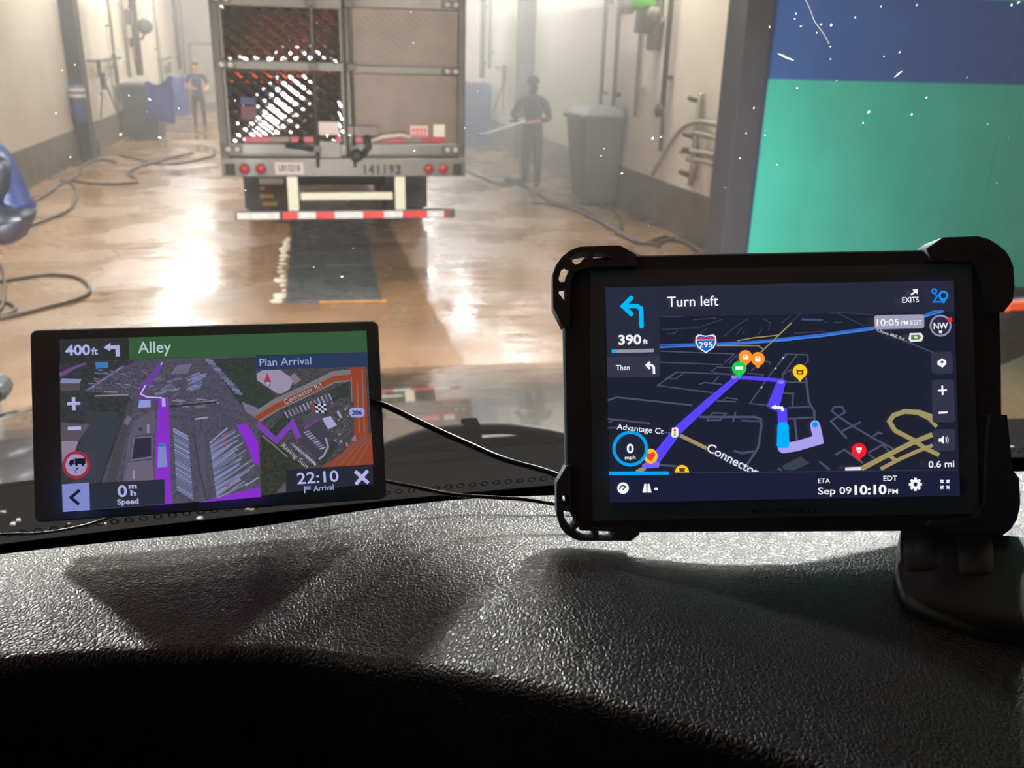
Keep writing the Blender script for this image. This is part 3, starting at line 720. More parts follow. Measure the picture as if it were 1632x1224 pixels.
# grey tall bin
gb0 = onz(1000, 330)
t = thing('wheeled_bin', 'tall grey bin with a hinged lid against the right wall', 'bin', (4.6, gb0.y, 0))
yb = gb0.y
mb = MB()
ztp = onx(985, 192, 4.45).z
def RR(x0, x1, y0, y1, z): return [(x0, y0, z), (x1, y0, z), (x1, y1, z), (x0, y1, z)]
mb.add(RR(4.48, 4.98, yb + 0.05, yb + 0.9, 0.06) + RR(4.34, 5.02, yb - 0.05, yb + 1.0, ztp - 0.06), [(0, 3, 2, 1), (4, 5, 6, 7), (0, 1, 5, 4), (1, 2, 6, 5), (2, 3, 7, 6), (3, 0, 4, 7)])
mb.build('bin_body', M['greybin'], t, bevel=0.05)
MB().span((4.31, yb - 0.08, ztp - 0.1), (5.03, yb + 1.03, ztp - 0.03)).build('rim', M['greybin'], t, bevel=0.02)
mb = MB(); mb.add(RR(4.30, 5.03, yb - 0.1, yb + 1.04, ztp - 0.03) + RR(4.45, 5.03, yb + 0.0, yb + 0.95, ztp + 0.1), [(0, 3, 2, 1), (4, 5, 6, 7), (0, 1, 5, 4), (1, 2, 6, 5), (2, 3, 7, 6), (3, 0, 4, 7)])
mb.build('lid', M['greybin'], t, bevel=0.03)
for k in (0.15, 0.8):
    MB().lathe((4.93, yb + k, 0.1), [(0.1, -0.04), (0.1, 0.04)], 14, axis='X').build('castor', M['black'], t)
# hanging clothes high on the right wall
def hanging(name, pts, label, m, cat='garment', thick=0.12, d=-0.25, parent_extra=None):
    P = [WR(x, y, d) for x, y in pts]; t = thing(name, label, cat, tuple(P[0]), 'garments hung on the right wall')
    n = len(P); c = sum(P, Vector()) / n
    mb = MB()
    f = [p + Vector((-thick / 2, 0, 0)) for p in P]; b = [p + Vector((thick / 2, 0, 0)) for p in P]
    fc = c + Vector((-thick, 0, 0)); bc = c + Vector((thick, 0, 0))
    vs = f + b + [fc, bc]; fs = []
    for i in range(n):
        j = (i + 1) % n; fs += [(i, j, 2 * n), (n + j, n + i, 2 * n + 1), (i, n + i, n + j, j)]
    mb.add(vs, fs); mb.build('cloth', m, t, smooth=True)
    top = max(P, key=lambda p: p.z)
    MB().tube([top + Vector((0, 0, 0.02)), top + Vector((0, 0, 0.16)), (XR, top.y, top.z + 0.16)], 0.015, 6).build('hook', M['dark_pipe'], t)
    return t
hanging('work_glove', [(993, -12), (1008, -14), (1010, 10), (1002, 22), (990, 24)], 'grey glove hung left of the green vest on right wall', M['cloth_grey'])
hanging('safety_vest', [(1012, -14), (1034, -14), (1038, 8), (1026, 14), (1014, 10)], 'bright green hi-vis vest hung high on the right wall', M['hivis'], thick=0.16, d=-0.34)
hanging('work_glove', [(1020, 14), (1040, 8), (1046, 14), (1044, 32), (1030, 54), (1016, 52)], 'long grey glove hanging just below the green vest', M['cloth_grey'], d=-0.3)
# hose rack on the right wall beside the partition
hr = thing('hose_rack', 'wall rack with long hoses looped over brackets beside the partition', 'rack', tuple(WR(1105, 290)))
MB().tube([WR(1118, 150, -.12), WR(1110, 200, -.12), WR(1105, 260, -.12), WR(1100, 296, -.12)], 0.04, 8).build('post', M['pipe'], hr, smooth=True)
for (x, y) in ((1105, 158), (1096, 215), (1095, 240), (1090, 276)):
    MB().tube([WR(x - 6, y - 2, -.2), WR(x + 12, y + 4, -.12), WR(x + 12, y + 4, -0.002)], 0.035, 8).build('bracket', M['dark_pipe'], hr)
for pts in ([(1040, 278), (1062, 240), (1084, 208), (1104, 196), (1125, 195), (1165, 205), (1195, 216)],
            [(1094, 215), (1110, 212), (1135, 218), (1165, 230), (1195, 240)],
            [(1085, 241), (1105, 241), (1135, 246), (1165, 253), (1195, 260)],
            [(1096, 254), (1110, 255), (1135, 260), (1165, 269), (1195, 278)]):
    MB().tube(smooth_path([WR(x, y, -.14) for x, y in pts]), 0.032, 8).build('hung_hose', M['pipe'], hr, smooth=True)
lance_rack('lance_rack', [WR(790, 108), WR(800, 108), WR(806, 106)], [[WR(803, 112, -.12), WR(800, 140, -.12), WR(786, 180, -.12)], [WR(804, 115, -.12), WR(802, 150, -.12), WR(801, 185, -.12)]],
           'hazy lance rack on right wall between the drum and the column', XR, -0.1)
# ================================================================== people
def figure(name, label, base, height, face_ang, J, mats_by, hairm, extra_hand=None):
    """J: joint dict in figure space (x right, y forward, z up, for height 1.75 m)"""
    root = thing(name, label, 'person', base)
    k = height / 1.75
    R = Matrix.Rotation(face_ang, 3, 'Z')
    names = list(J['v'].keys()); idx = {n_: i for i, n_ in enumerate(names)}
    P = [Vector(base) + R @ (Vector(J['v'][n_][:3]) * k) for n_ in names]
    me = bpy.data.meshes.new('body_skeleton')
    me.from_pydata([tuple(p) for p in P], [(idx[a], idx[b]) for a, b in J['e']], [])
    o = bpy.data.objects.new('body_tmp', me); COL.objects.link(o)
    sk = o.modifiers.new('skin', 'SKIN'); sk.use_smooth_shade = True
    for i, n_ in enumerate(names):
        r = J['v'][n_][3]; r = r if isinstance(r, tuple) else (r, r)
        me.skin_vertices[0].data[i].radius = (r[0] * k, r[1] * k)
        me.skin_vertices[0].data[i].use_root = (n_ == 'pelvis')
    sb = o.modifiers.new('sub', 'SUBSURF'); sb.levels = 2; sb.render_levels = 2
    bpy.context.view_layer.update()
    m2 = bpy.data.meshes.new_from_object(o.evaluated_get(bpy.context.evaluated_depsgraph_get()))
    bpy.data.objects.remove(o)
    Ri = R.inverted()
    mi = []
    for p in m2.polygons:
        c = Ri @ (p.center - Vector(base)) / k
        mi.append(mats_by[1](c))
    m2.materials.clear()
    body = link_mesh('body', m2, mats_by[0], root, smooth=True)
    m2.polygons.foreach_set('material_index', mi)
    # head details: hair, ears, nose
    h = Vector(J['v']['head'][:3]); 
    def W(p): return Vector(base) + R @ (Vector(p) * k)
    mb = MB()
    def hairfn(u, v):
        a = 2 * math.pi * u; b = math.pi * 0.5 * (1 - v)
        lift = -0.012 if math.sin(a) > 0.2 and v < 0.35 else -0.05 * (1 - v)
        return W((h.x + 0.088 * math.cos(a) * math.cos(b * 0.96), h.y - 0.008 + 0.104 * math.sin(a) * math.cos(b * 0.96), h.z + 0.03 + lift + 0.098 * math.sin(math.pi / 2 - b) ))
    mb.grid(hairfn, 18, 6); mb.build('hair', hairm, root, smooth=True)
    for s in (-1, 1):
        MB().lathe(W((h.x + s * 0.083, h.y, h.z - 0.01)), [(0.008, -0.02), (0.022, -0.006), (0.022, 0.006), (0.008, 0.02)], 8, axis='Y').build('ear', M['skin'], root, smooth=True)
        MB().lathe(W((h.x + s * 0.034, h.y + 0.093, h.z + 0.005)), [(0.002, -0.01), (0.011, 0), (0.002, 0.01)], 8).build('eye', M['ink'], root, smooth=True)
    MB().tube([W((h.x, h.y + 0.088, h.z + 0.012)), W((h.x, h.y + 0.112, h.z - 0.03))], 0.012, 8, rr=[0.007, 0.016]).build('nose', M['skin'], root, smooth=True)
    MB().tube([W((h.x - 0.024, h.y + 0.088, h.z - 0.062)), W((h.x + 0.024, h.y + 0.088, h.z - 0.062))], 0.006, 6).build('mouth', M['lens_red'], root)
    return root
def body_joints(lh, le, rh, re_, stance=0.11, lean=0.0):
    v = {'pelvis': (0, 0, 0.95, (0.15, 0.11)), 'waist': (0, 0.01 + lean * .3, 1.10, (0.135, 0.10)), 'chest': (0, 0.01 + lean, 1.30, (0.165, 0.115)),
         'collar': (0, 0.0 + lean, 1.45, (0.09, 0.075)), 'neck': (0, 0.01 + lean, 1.52, 0.052), 'head': (0, 0.03 + lean, 1.64, (0.083, 0.1)), 'crown': (0, 0.03 + lean, 1.715, (0.06, 0.075)),
         'lsh': (-0.2, 0.0 + lean, 1.42, 0.062), 'rsh': (0.2, 0.0 + lean, 1.42, 0.062),
         'lel': le + (0.045,), 'rel': re_ + (0.045,), 'lwr': lh + (0.03,), 'rwr': rh + (0.03,)}
    e = [('pelvis', 'waist'), ('waist', 'chest'), ('chest', 'collar'), ('collar', 'neck'), ('neck', 'head'), ('head', 'crown'), ('collar', 'lsh'), ('collar', 'rsh'),
         ('lsh', 'lel'), ('rsh', 'rel'), ('lel', 'lwr'), ('rel', 'rwr')]
    for s, q, el, wr in ((-1, 'l', le, lh), (1, 'r', re_, rh)):
        d = (Vector(wr) - Vector(el)).normalized(); side = d.cross(Vector((0, 0, 1)));
        if side.length < 0.1: side = Vector((0, 1, 0))
        side.normalize()
        pm = Vector(wr) + d * 0.06; v[q + 'palm'] = tuple(pm) + (0.034,); e.append((q + 'wr', q + 'palm'))
        for f_, (o_, L_) in enumerate(((-0.03, 0.075), (-0.01, 0.09), (0.01, 0.085), (0.03, 0.065))):
            a = pm + side * o_ + d * 0.035; b = pm + side * o_ * 1.2 + d * (0.035 + L_ * 0.6) + Vector((0, 0, -0.018))
            v[q + 'fa%d' % f_] = tuple(a) + (0.011,); v[q + 'fb%d' % f_] = tuple(b) + (0.008,)
            e += [(q + 'palm', q + 'fa%d' % f_), (q + 'fa%d' % f_, q + 'fb%d' % f_)]
        th = pm + side * 0.045 * -s + d * 0.01 + Vector((0, 0, 0.012)); v[q + 'th'] = tuple(th) + (0.011,); e.append((q + 'palm', q + 'th'))
        v[q + 'hip'] = (s * 0.09, 0, 0.88, 0.095); v[q + 'kn'] = (s * stance, 0.02, 0.49, 0.062); v[q + 'an'] = (s * stance, -0.01, 0.1, 0.045)
        v[q + 'heel'] = (s * stance, -0.03, 0.048, 0.045); v[q + 'toe'] = (s * (stance + 0.03), 0.17, 0.036, (0.045, 0.034))
        e += [('pelvis', q + 'hip'), (q + 'hip', q + 'kn'), (q + 'kn', q + 'an'), (q + 'an', q + 'heel'), (q + 'heel', q + 'toe')]
    return {'v': v, 'e': e}
# left washer: facing us, elbow bent, holding a hose across the body
J = body_joints((-0.24, 0.22, 1.10), (-0.30, 0.02, 1.16), (0.12, 0.28, 1.12), (0.30, 0.03, 1.15), 0.12)
b1 = onz(320, 207)
def mf1(c):
    if c.z > 1.49: return 0
    if c.z < 0.14: return 3
    if c.z < 0.98 and abs(c.x) < 0.22: return 2
    if abs(c.x) > 0.17 and c.z < 1.24: return 0
    if c.y > 0.14: return 0
    return 1
figure('person', 'man in a navy T-shirt and dark trousers standing left of the trailer', (b1.x, b1.y, 0), 1.80, math.pi + 0.12, J, ([M['skin'], M['shirt'], M['pants'], M['boots']], mf1), M['hair'])
# right washer: turned towards the trailer, holding a pressure lance in both hands
b2 = onz(846, 297)
J = body_joints((-0.10, 0.34, 1.10), (-0.32, 0.10, 1.14), (0.13, 0.24, 1.14), (0.38, -0.04, 1.16), 0.11, 0.02)
for n_ in ('pelvis', 'waist', 'chest', 'collar', 'lsh', 'rsh', 'lel', 'rel', 'lhip', 'rhip', 'lkn', 'rkn', 'lan', 'ran'):
    q_ = J['v'][n_]; r_ = q_[3]; J['v'][n_] = q_[:3] + (((r_[0] * 1.22, r_[1] * 1.22) if isinstance(r_, tuple) else r_ * 1.3),)
def mf2(c):
    if c.z > 1.49: return 1
    if c.z < 0.30: return 3
    if c.z < 0.98 and abs(c.x) < 0.24: return 2
    if c.z < 1.2 and c.y > 0.26: return 0
    return 1
ang2 = math.pi - 0.55
pr2 = figure('person', 'hazy figure in dark clothes and cap aiming a spray lance at the trailer', (b2.x, b2.y, 0), 1.86, ang2, J, ([M['skin'], M['shirt2'], M['pants2'], M['boots2']], mf2), M['hair'])
Rm = Matrix.Rotation(ang2, 3, 'Z')
def W2(p): return Vector((b2.x, b2.y, 0)) + Rm @ (Vector(p) * 1.86 / 1.75)
hA, hB = W2((0.15, 0.30, 1.13)), W2((-0.08, 0.40, 1.08))
g = thing('pressure_lance', 'long bright pressure-washer lance held by the hazy figure', 'lance', tuple(hA))
tip = ony(770, 214, b2.y - 0.75); hands = (hA + hB) / 2
mid = hands.lerp(tip, 0.45)
MB().tube([hA, hands, mid], 0.022, 8).build('wand', M['steel'], g, smooth=True)
MB().tube([mid, tip], 0.016, 8).build('extension', M['steel'], g, smooth=True)
MB().tube([tip, tip + (tip - mid).normalized() * 0.09], 0.026, 8).build('nozzle', M['dark_pipe'], g)
MB().tube([hA, hA + (hA - hands).normalized() * 0.2 + Vector((0, 0, -0.08))], 0.03, 8).build('trigger_grip', M['black'], g)
# dark cap of the right washer
hc = W2((0, 0.05, 1.72))
MB().lathe(hc, [(0.108, -0.02), (0.112, 0.02), (0.095, 0.08), (0.03, 0.115)], 18).build('cap_crown', M['shirt2'], pr2, smooth=True)
br = Rm @ Vector((0, 1, 0)); sd = Rm @ Vector((1, 0, 0))
mb = MB()
mb.add([hc + sd * (math.cos(a_) * 0.1) + br * (0.03 + math.sin(a_) * 0.17) + Vector((0, 0, z_)) for z_ in (-0.02, -0.008) for a_ in [math.pi * i / 8 for i in range(9)]],
       [tuple(range(9)), tuple(range(17, 8, -1))] + [(i, 9 + i, 10 + i, i + 1) for i in range(8)])
mb.build('cap_brim', M['shirt2'], pr2)

# ================================================================== blue sack at the left edge, near the truck
sk_root = thing('plastic_sack', 'shiny blue and dark grey plastic sack bulging in at the left picture edge', 'sack', tuple(onz(0, 520)))
YS = 5.2
def sackshape(pts, name, m, thick, dy=0.0):
    P = [ony(x, y, YS + dy) for x, y in pts]; c = sum(P, Vector()) / len(P); mb = MB(); n = len(P)
    rings = []
    for s_, d_ in ((0.55, -1.0), (0.86, -0.7), (1.0, 0.0), (0.86, 0.7), (0.55, 1.0)):
        rings.append([c + (p - c) * s_ + Vector((0, d_ * thick, 0.012 * math.sin(i * 2.1))) for i, p in enumerate(P)])
    vs = [v for r in rings for v in r] + [c + Vector((0, -thick * 1.12, 0)), c + Vector((0, thick * 1.12, 0))]; fs = []
    for j in range(4):
        for i in range(n): fs.append((j * n + i, j * n + (i + 1) % n, (j + 1) * n + (i + 1) % n, (j + 1) * n + i))
    for i in range(n):
        fs.append((i, 5 * n, (i + 1) % n)); fs.append((4 * n + i, 4 * n + (i + 1) % n, 5 * n + 1))
    mb.add(vs, fs); return mb.build(name, m, sk_root, smooth=True)
sack_blue = mat('sack_blue_plastic', (28, 40, 84), 0.38, bump=0.4, bscale=14); sack_dark = mat('sack_dark_plastic', (27, 30, 40), 0.38, bump=0.4, bscale=14)
sackshape([(-90, 190), (-20, 215), (0, 228), (16, 250), (30, 285), (46, 320), (57, 338), (40, 350), (0, 345), (-90, 340)], 'sack_upper', sack_blue, 0.16)
sackshape([(-90, 300), (0, 318), (30, 325), (58, 337), (56, 350), (42, 372), (22, 388), (0, 389), (-40, 392), (-90, 385)], 'sack_lower', sack_dark, 0.18, -0.1)
sackshape([(-90, 235), (0, 250), (18, 258), (16, 300), (10, 325), (-90, 330)], 'sack_band', sack_dark, 0.1, -0.14)
sx = ony(-60, 380, YS)
MB().tube([(sx.x, YS, 0), (sx.x, YS, sx.z + 0.3)], 0.04, 8).build('support_post', M['dark_pipe'], sk_root)
MB().lathe((sx.x, YS, 0), [(0.2, 0), (0.2, 0.03), (0.05, 0.05)], 16).build('post_foot', M['dark_pipe'], sk_root)
# ================================================================== mist in the bay
def volume(name, a, b, dens, label):
    m = bpy.data.materials.new(name); m.use_nodes = True; nt = m.node_tree; nt.nodes.clear()
    out = nt.nodes.new('ShaderNodeOutputMaterial'); vs = nt.nodes.new('ShaderNodeVolumeScatter')
    vs.inputs['Color'].default_value = (1.0, 0.94, 0.86, 1); vs.inputs['Density'].default_value = dens; vs.inputs['Anisotropy'].default_value = 0.15
    nt.links.new(vs.outputs[0], out.inputs['Volume'])
    o = MB().span(a, b).build(name, m)
    tag(o, label, 'mist', kind='stuff'); o['kind'] = 'stuff'; return o
if MIST: volume('bay_mist', (XL + 0.06, YP + 0.5, 0.02), (XR - 0.06, 41.5, ZC - 0.02), MIST, 'thin warm haze filling the wash bay')
if MIST_SPRAY: volume('spray_mist', (TX1 + 0.35, 11.4, 0.03), (XR - 0.07, 18.5, 4.6), MIST_SPRAY, 'dense pale spray mist round the right washer')

# ================================================================== our own truck: hood, wiper, cowl, windshield, cab
HC = 0.25
def hood_z(x, y):
    t = y - 1.15
    z = 1.785 - 0.2 * t - 0.049 * t * t
    d = abs(x - HC)
    return z - 0.045 * d * d - 0.5 * max(0, d - 0.85) ** 2 * 2.2
hd = thing('truck_hood', 'glossy pearl grey truck hood reflecting the trailer ahead', 'hood', (HC, 2.0, 1.4))
HW = 1.22
mb = MB().grid(lambda u, v: (HC - HW + 2 * HW * u, 1.15 + 2.2 * v, hood_z(HC - HW + 2 * HW * u, 1.15 + 2.2 * v)), 44, 30)
mb.grid(lambda u, v: (HC - HW + 2 * HW * u, 3.35 + 0.18 * math.sin(v * math.pi / 2), hood_z(HC - HW + 2 * HW * u, 3.35) - 0.75 * v), 44, 6)
mb.build('hood_skin', M['hood'], hd, smooth=True)
for s in (-1, 1):
    x = HC + s * HW
    mb = MB().grid(lambda u, v: (x + s * 0.03 * math.sin(v * 3), 1.15 + 2.38 * u, hood_z(x, min(3.35, 1.15 + 2.38 * u)) * (1 - v) + 0.75 * v), 16, 4)
    mb.build('fender_side', M['hood'], hd, smooth=True)
    hl = MB().box((HC + s * 0.88, 3.56, 0.88), (0.2, 0.03, 0.11)).build('headlamp_housing', M['black'], hd, bevel=0.01)
    MB().lathe((HC + s * 0.94, 3.592, 0.88), [(0.075, 0), (0.075, 0.01), (0.04, 0.02)], 16, axis='Y').build('headlamp_lens', M['headlight'], hd)
    MB().lathe((HC + s * 0.77, 3.592, 0.88), [(0.06, 0), (0.06, 0.01), (0.04, 0.02)], 16, axis='Y').build('headlamp_lens', M['headlight'], hd)
MB().span((HC - 0.62, 3.5, 0.6), (HC + 0.62, 3.58, 1.0)).build('grille', M['black'], hd, bevel=0.02)
# truck body below
MB().span((HC - 1.1, 1.2, 0.45), (HC + 1.1, 3.45, 0.72)).build('bumper_bed', M['black'], hd)
for s in (-1, 1):
    MB().lathe((HC + s * 1.0, 2.4, 0.5), [(0.28, -0.14), (0.46, -0.14), (0.5, -0.08), (0.5, 0.08), (0.46, 0.14), (0.28, 0.14)], 28, axis='X').build('tyre', M['tyre'], hd)
# cowl panel and windshield base
WB0, WB1 = (0.745, 1.895), (0.30, 2.86)          # windshield lower and upper edge in (y, z)
cw = thing('cowl_panel', 'black dusty cowl panel between the hood and the windshield', 'cowl', (HC, 0.95, 1.85))
MB().grid(lambda u, v: (HC - HW + 2 * HW * u, 0.74 + 0.42 * v, 1.885 - 0.119 * v + 0.004 * math.sin(v * math.pi) - 0.03 * (2 * u - 1) ** 2), 20, 6).build('cowl_skin', M['cowl'], cw, smooth=True)
mb = MB(); rnd = random.Random(11)
for i in range(90):
    x = rnd.uniform(-0.55, 0.0) if i < 70 else rnd.uniform(0.3, 1.2); v = rnd.uniform(0.05, 0.6); s_ = rnd.uniform(0.0008, 0.0028)
    z = 1.885 - 0.119 * v + 0.004 * math.sin(v * math.pi) + 0.001 - 0.03 * ((x - HC) / HW) ** 2
    mb.box((x, 0.74 + 0.42 * v, z), (s_, s_ * rnd.uniform(.4, 1), 0.0012), rot=Matrix.Rotation(rnd.uniform(0, 3), 3, 'Z'))
o = mb.build('dust_flecks', M['debris'], cw); o['kind'] = 'stuff'
# wiper: arched blade with a claw clip
def wy(x, y): return ony(x, y, 1.08)
wp = thing('windshield_wiper', 'black wiper blade with a square clip resting at the windshield base', 'wiper', tuple(wy(765, 700)))
pts = [(430, 790), (520, 752), (570, 730), (615, 713), (660, 697), (700, 688), (760, 684), (820, 684), (900, 697), (1000, 722), (1110, 760)]
MB().tube(smooth_path([wy(x, y) for x, y in pts]), 0.0085, 8).build('blade', M['wiper'], wp, smooth=True)
pts = [(610, 730), (655, 712), (710, 703), (742, 702)]
MB().tube(smooth_path([wy(x, y) for x, y in pts]), 0.006, 8).build('blade_arm', M['wiper'], wp, smooth=True)
a, b = wy(738, 675), wy(764, 722)
MB().span((a.x, 1.06, b.z), (b.x, 1.10, a.z)).build('clip', M['cowl'], wp, bevel=0.003)
MB().tube([wy(750, 715), wy(760, 740), wy(770, 790)], 0.009, 8).build('wiper_arm', M['black'], wp, smooth=True)
# dark road-side blob and mirror at the frame edges (hood mirrors of our truck)
def mirror(name, pts, Y, thick, m, label, foot, strips=()):
    P = [ony(x, y, Y) for x, y in pts]; t = thing(name, label, 'mirror', tuple(foot))
    n = len(P); c = sum(P, Vector()) / n; mb = MB()
    rings = [[c + (p - c) * s_ + Vector((0, d_ * thick, 0)) for p in P] for s_, d_ in ((0.8, -1), (1, -0.55), (1, 0.55), (0.8, 1))]
    mb.add([v for r in rings for v in r], [(j * n + i, j * n + (i + 1) % n, (j + 1) * n + (i + 1) % n, (j + 1) * n + i) for j in range(3) for i in range(n)] + [tuple(range(n))[::-1], tuple(range(3 * n, 4 * n))])
    mb.build('mirror_housing', m, t, bevel=0.004)
    MB().tube([c, c.lerp(Vector(foot), 0.6) + Vector((0, 0, 0.05)), foot], 0.014, 8).build('mirror_stalk', M['black'], t)
    for (x0, y0, x1, y1) in strips:
        a, b = ony(x0, y0, Y - thick - 0.01), ony(x1, y1, Y - thick - 0.01)
        MB().span((min(a.x, b.x), Y - thick - 0.012, min(a.z, b.z)), (max(a.x, b.x), Y - thick + 0.02, max(a.z, b.z))).build('amber_lamp', M['amber_lo'], t)
    return t
mg = mat('mirror_shell_grey', (52, 50, 47), 0.5, noise=0.1, nscale=8)
mirror('hood_mirror', [(1570, 498), (1600, 484), (1640, 476), (1760, 470), (1800, 500), (1800, 540), (1700, 555), (1632, 557), (1597, 573), (1570, 585)], 2.9, 0.05, mg,
       'dark grey hood mirror housing with amber lamp strip at the right edge', (1.42, 2.6, hood_z(1.42, 2.6) - 0.03), [(1613, 483, 1700, 491), (1604, 492, 1608, 497)])
mirror('hood_mirror', [(-60, 600), (0, 601), (10, 606), (17, 618), (14, 630), (0, 637), (-60, 640)], 2.55, 0.05, mat('mirror_shell_blue_grey', (54, 57, 60), 0.5),
       'rounded blue grey mirror end at the left picture edge', (-0.93, 2.5, hood_z(-0.93, 2.5) - 0.02))
# windshield
def wsp(u_x, v):   # point on the windshield, v 0 bottom..1 top
    return Vector((u_x, WB0[0] + (WB1[0] - WB0[0]) * v - 0.10 * (u_x - HC) ** 2, WB0[1] + (WB1[1] - WB0[1]) * v))
def on_ws(x, y):
    d = ray(x, y); P = Vector((HC, WB0[0], WB0[1])); e = Vector((0, WB1[0] - WB0[0], WB1[1] - WB0[1])).normalized(); nrm = Vector((1, 0, 0)).cross(e)
    t = (P - CAM).dot(nrm) / d.dot(nrm); p = CAM + d * t
    for _ in range(3):
        off = -0.10 * (p.x - HC) ** 2; t = (P + Vector((0, off, 0)) - CAM).dot(nrm) / d.dot(nrm); p = CAM + d * t
    return p
ws = thing('window_1', 'truck windshield with road specks and a scratch seen from inside', None, (HC, 0.74, 1.935), kind='structure')
MB().grid(lambda u, v: wsp(HC - 1.08 + 2.16 * u, v), 20, 8).build('glass_pane', M['glass'], ws, smooth=True, fixn=False)
# frit: black band at the foot of the glass with a row of rings
MB().grid(lambda u, v: wsp(HC - 1.08 + 2.16 * u, -0.02 + 0.045 * v) + Vector((0, -0.003, 0)), 40, 1).build('frit_band', M['frit'], ws, fixn=False)
nrm = Vector((0, -1, -0.48)).normalized()
ex = Vector((1, 0, 0)); ey = Vector((0, -0.433, 0.9)).normalized()
mb = MB()
for i in range(110):
    x = HC - 0.75 + i * 0.0112; p = wsp(x, 0.036) + Vector((0, -0.004, 0)); n = 10
    vs = [p + (ex * math.cos(2 * math.pi * k / n) + ey * math.sin(2 * math.pi * k / n)) * rr for rr in (0.0036, 0.0024) for k in range(n)]
    mb.add(vs, [(k, (k + 1) % n, n + (k + 1) % n, n + k) for k in range(n)])
o = mb.build('frit_rings', M['frit_ring'], ws, fixn=False); o['kind'] = 'stuff'
# specks on the glass, each a tiny raised fleck
mb = MB(); rnd = random.Random(5)
def fleck(p, a, b, rot=0.0):
    ca, sa = math.cos(rot), math.sin(rot); n = 7
    vs = []
    for k in range(n):
        t = 2 * math.pi * k / n; u_, v_ = a * math.cos(t), b * math.sin(t)
        vs.append(p + ex * (u_ * ca - v_ * sa) + ey * (u_ * sa + v_ * ca))
    vs.append(p + Vector((0, -0.0008, 0)))
    mb.add(vs, [(k, (k + 1) % n, n) for k in range(n)])
known = [(1323, 40, 1.5), (1300, 52, 1), (1307, 39, 1.2), (1316, 62, 1), (1267, 22, 1), (1265, 30, 1), (1275, 42, 1), (1361, 28, 1), (1269, 140, 1.3), (1383, 178, 1.8), (1451, 182, 1.4), (1475, 155, 1.2), (1430, 118, 1.6), (1432, 83, 1.1), (1407, 90, 1), (1200, 172, 1.2), (1188, 212, 1), (1178, 252, 1.2), (1237, 262, 1), (1218, 215, 1), (1374, 196, 1.2), (1459, 8, 1.2), (1610, 8, 1.4), (1621, 4, 1.6), (1225, 43, 1.2), (1322, 74, 1), (1322, 94, 1), (1039, 220, 1.6), (1052, 218, 1.2), (990, 276, 1.4), (957, 248, 1), (962, 236, 1), (193, 214, 1.5), (255, 219, 1.6), (206, 152, 1), (239, 158, 1.4), (113, 250, 1), (285, 172, 1), (375, 160, 1), (640, 340, 1.2), (557, 215, 1.5), (660, 240, 1.2), (90, 180, 1), (100, 112, .9), (120, 103, .9), (545, 440, 1.5), (500, 425, 1)]
for x, y, s_ in known:
    fleck(on_ws(x, y) + Vector((0, -0.0012, 0)), 0.0007 * s_, 0.00055 * s_, rnd.uniform(0, 3))
for i in range(34):
    x, y = rnd.uniform(-40, 1680), rnd.uniform(-60, 480)
    fleck(on_ws(x, y) + Vector((0, -0.0012, 0)), rnd.uniform(0.0003, 0.0007), rnd.uniform(0.0002, 0.0005), rnd.uniform(0, 3))
for (x, y, L_, r_) in ((1430, 118, 0.0035, 0.9), (1253, 92, 0.006, -0.3), (1245, 88, 0.004, -0.3)):
    fleck(on_ws(x, y) + Vector((0, -0.0012, 0)), L_, 0.0006, r_)
o = mb.build('specks', M['speck'], ws, fixn=False); o['kind'] = 'stuff'
MB().tube(smooth_path([on_ws(x, y) + Vector((0, -0.001, 0)) for x, y in ((1281, -4), (1290, 16), (1297, 34), (1310, 52), (1320, 70))]), 0.00035, 5).build('scratch', M['speck'], ws)
# cab shell: roof, rear wall, door panels, A-pillars
cr = MB().span((HC - 1.12, -1.3, 2.86), (HC + 1.12, 0.34, 2.95)).build('cab_roof', M['cab']); struct(cr)
struct(MB().span((HC - 1.12, -1.36, 0.9), (HC + 1.12, -1.3, 2.95)).build('cab_rear_wall', M['cab']))
for s in (-1, 1):
    mb = MB(); x0, x1 = sorted((HC + s * 1.08, HC + s * 1.14))
    mb.span((x0, -1.3, 0.9), (x1, 0.75, 2.12)); mb.span((x0, -1.3, 2.12), (x1, -0.35, 2.9)); mb.span((x0, -0.35, 2.74), (x1, 0.34, 2.9))
    struct(mb.build('cab_side_panel', M['cab']))
    mb = MB(); p0 = wsp(HC + s * 1.08, 0); p1 = wsp(HC + s * 1.08, 1.0)
    mb.tube([p0, p1], 0.045, 8); struct(mb.build('cab_pillar', M['cab']))
struct(MB().span((HC - 1.1, -1.3, 0.86), (HC + 1.1, 0.75, 0.92)).build('cab_floor', M['cab']))
# amber roof markers of our cab
for i in range(5):
    x = HC - 0.6 + 0.3 * i
    t = thing('roof_marker', 'amber marker lamp %s on the cab roof' % ['far left', 'left', 'middle', 'right', 'far right'][i], 'lamp', (x, 0.25, 2.95), 'amber marker lamps on the cab roof')
    MB().span((x - 0.05, 0.2, 2.95), (x + 0.05, 0.32, 2.99)).build('base', M['black'], t, bevel=0.01)
    MB().lathe((x, 0.33, 2.985), [(0.038, -0.05), (0.038, 0.0), (0.015, 0.015)], 14, axis='Y').build('lens', M['amber'], t, smooth=True)
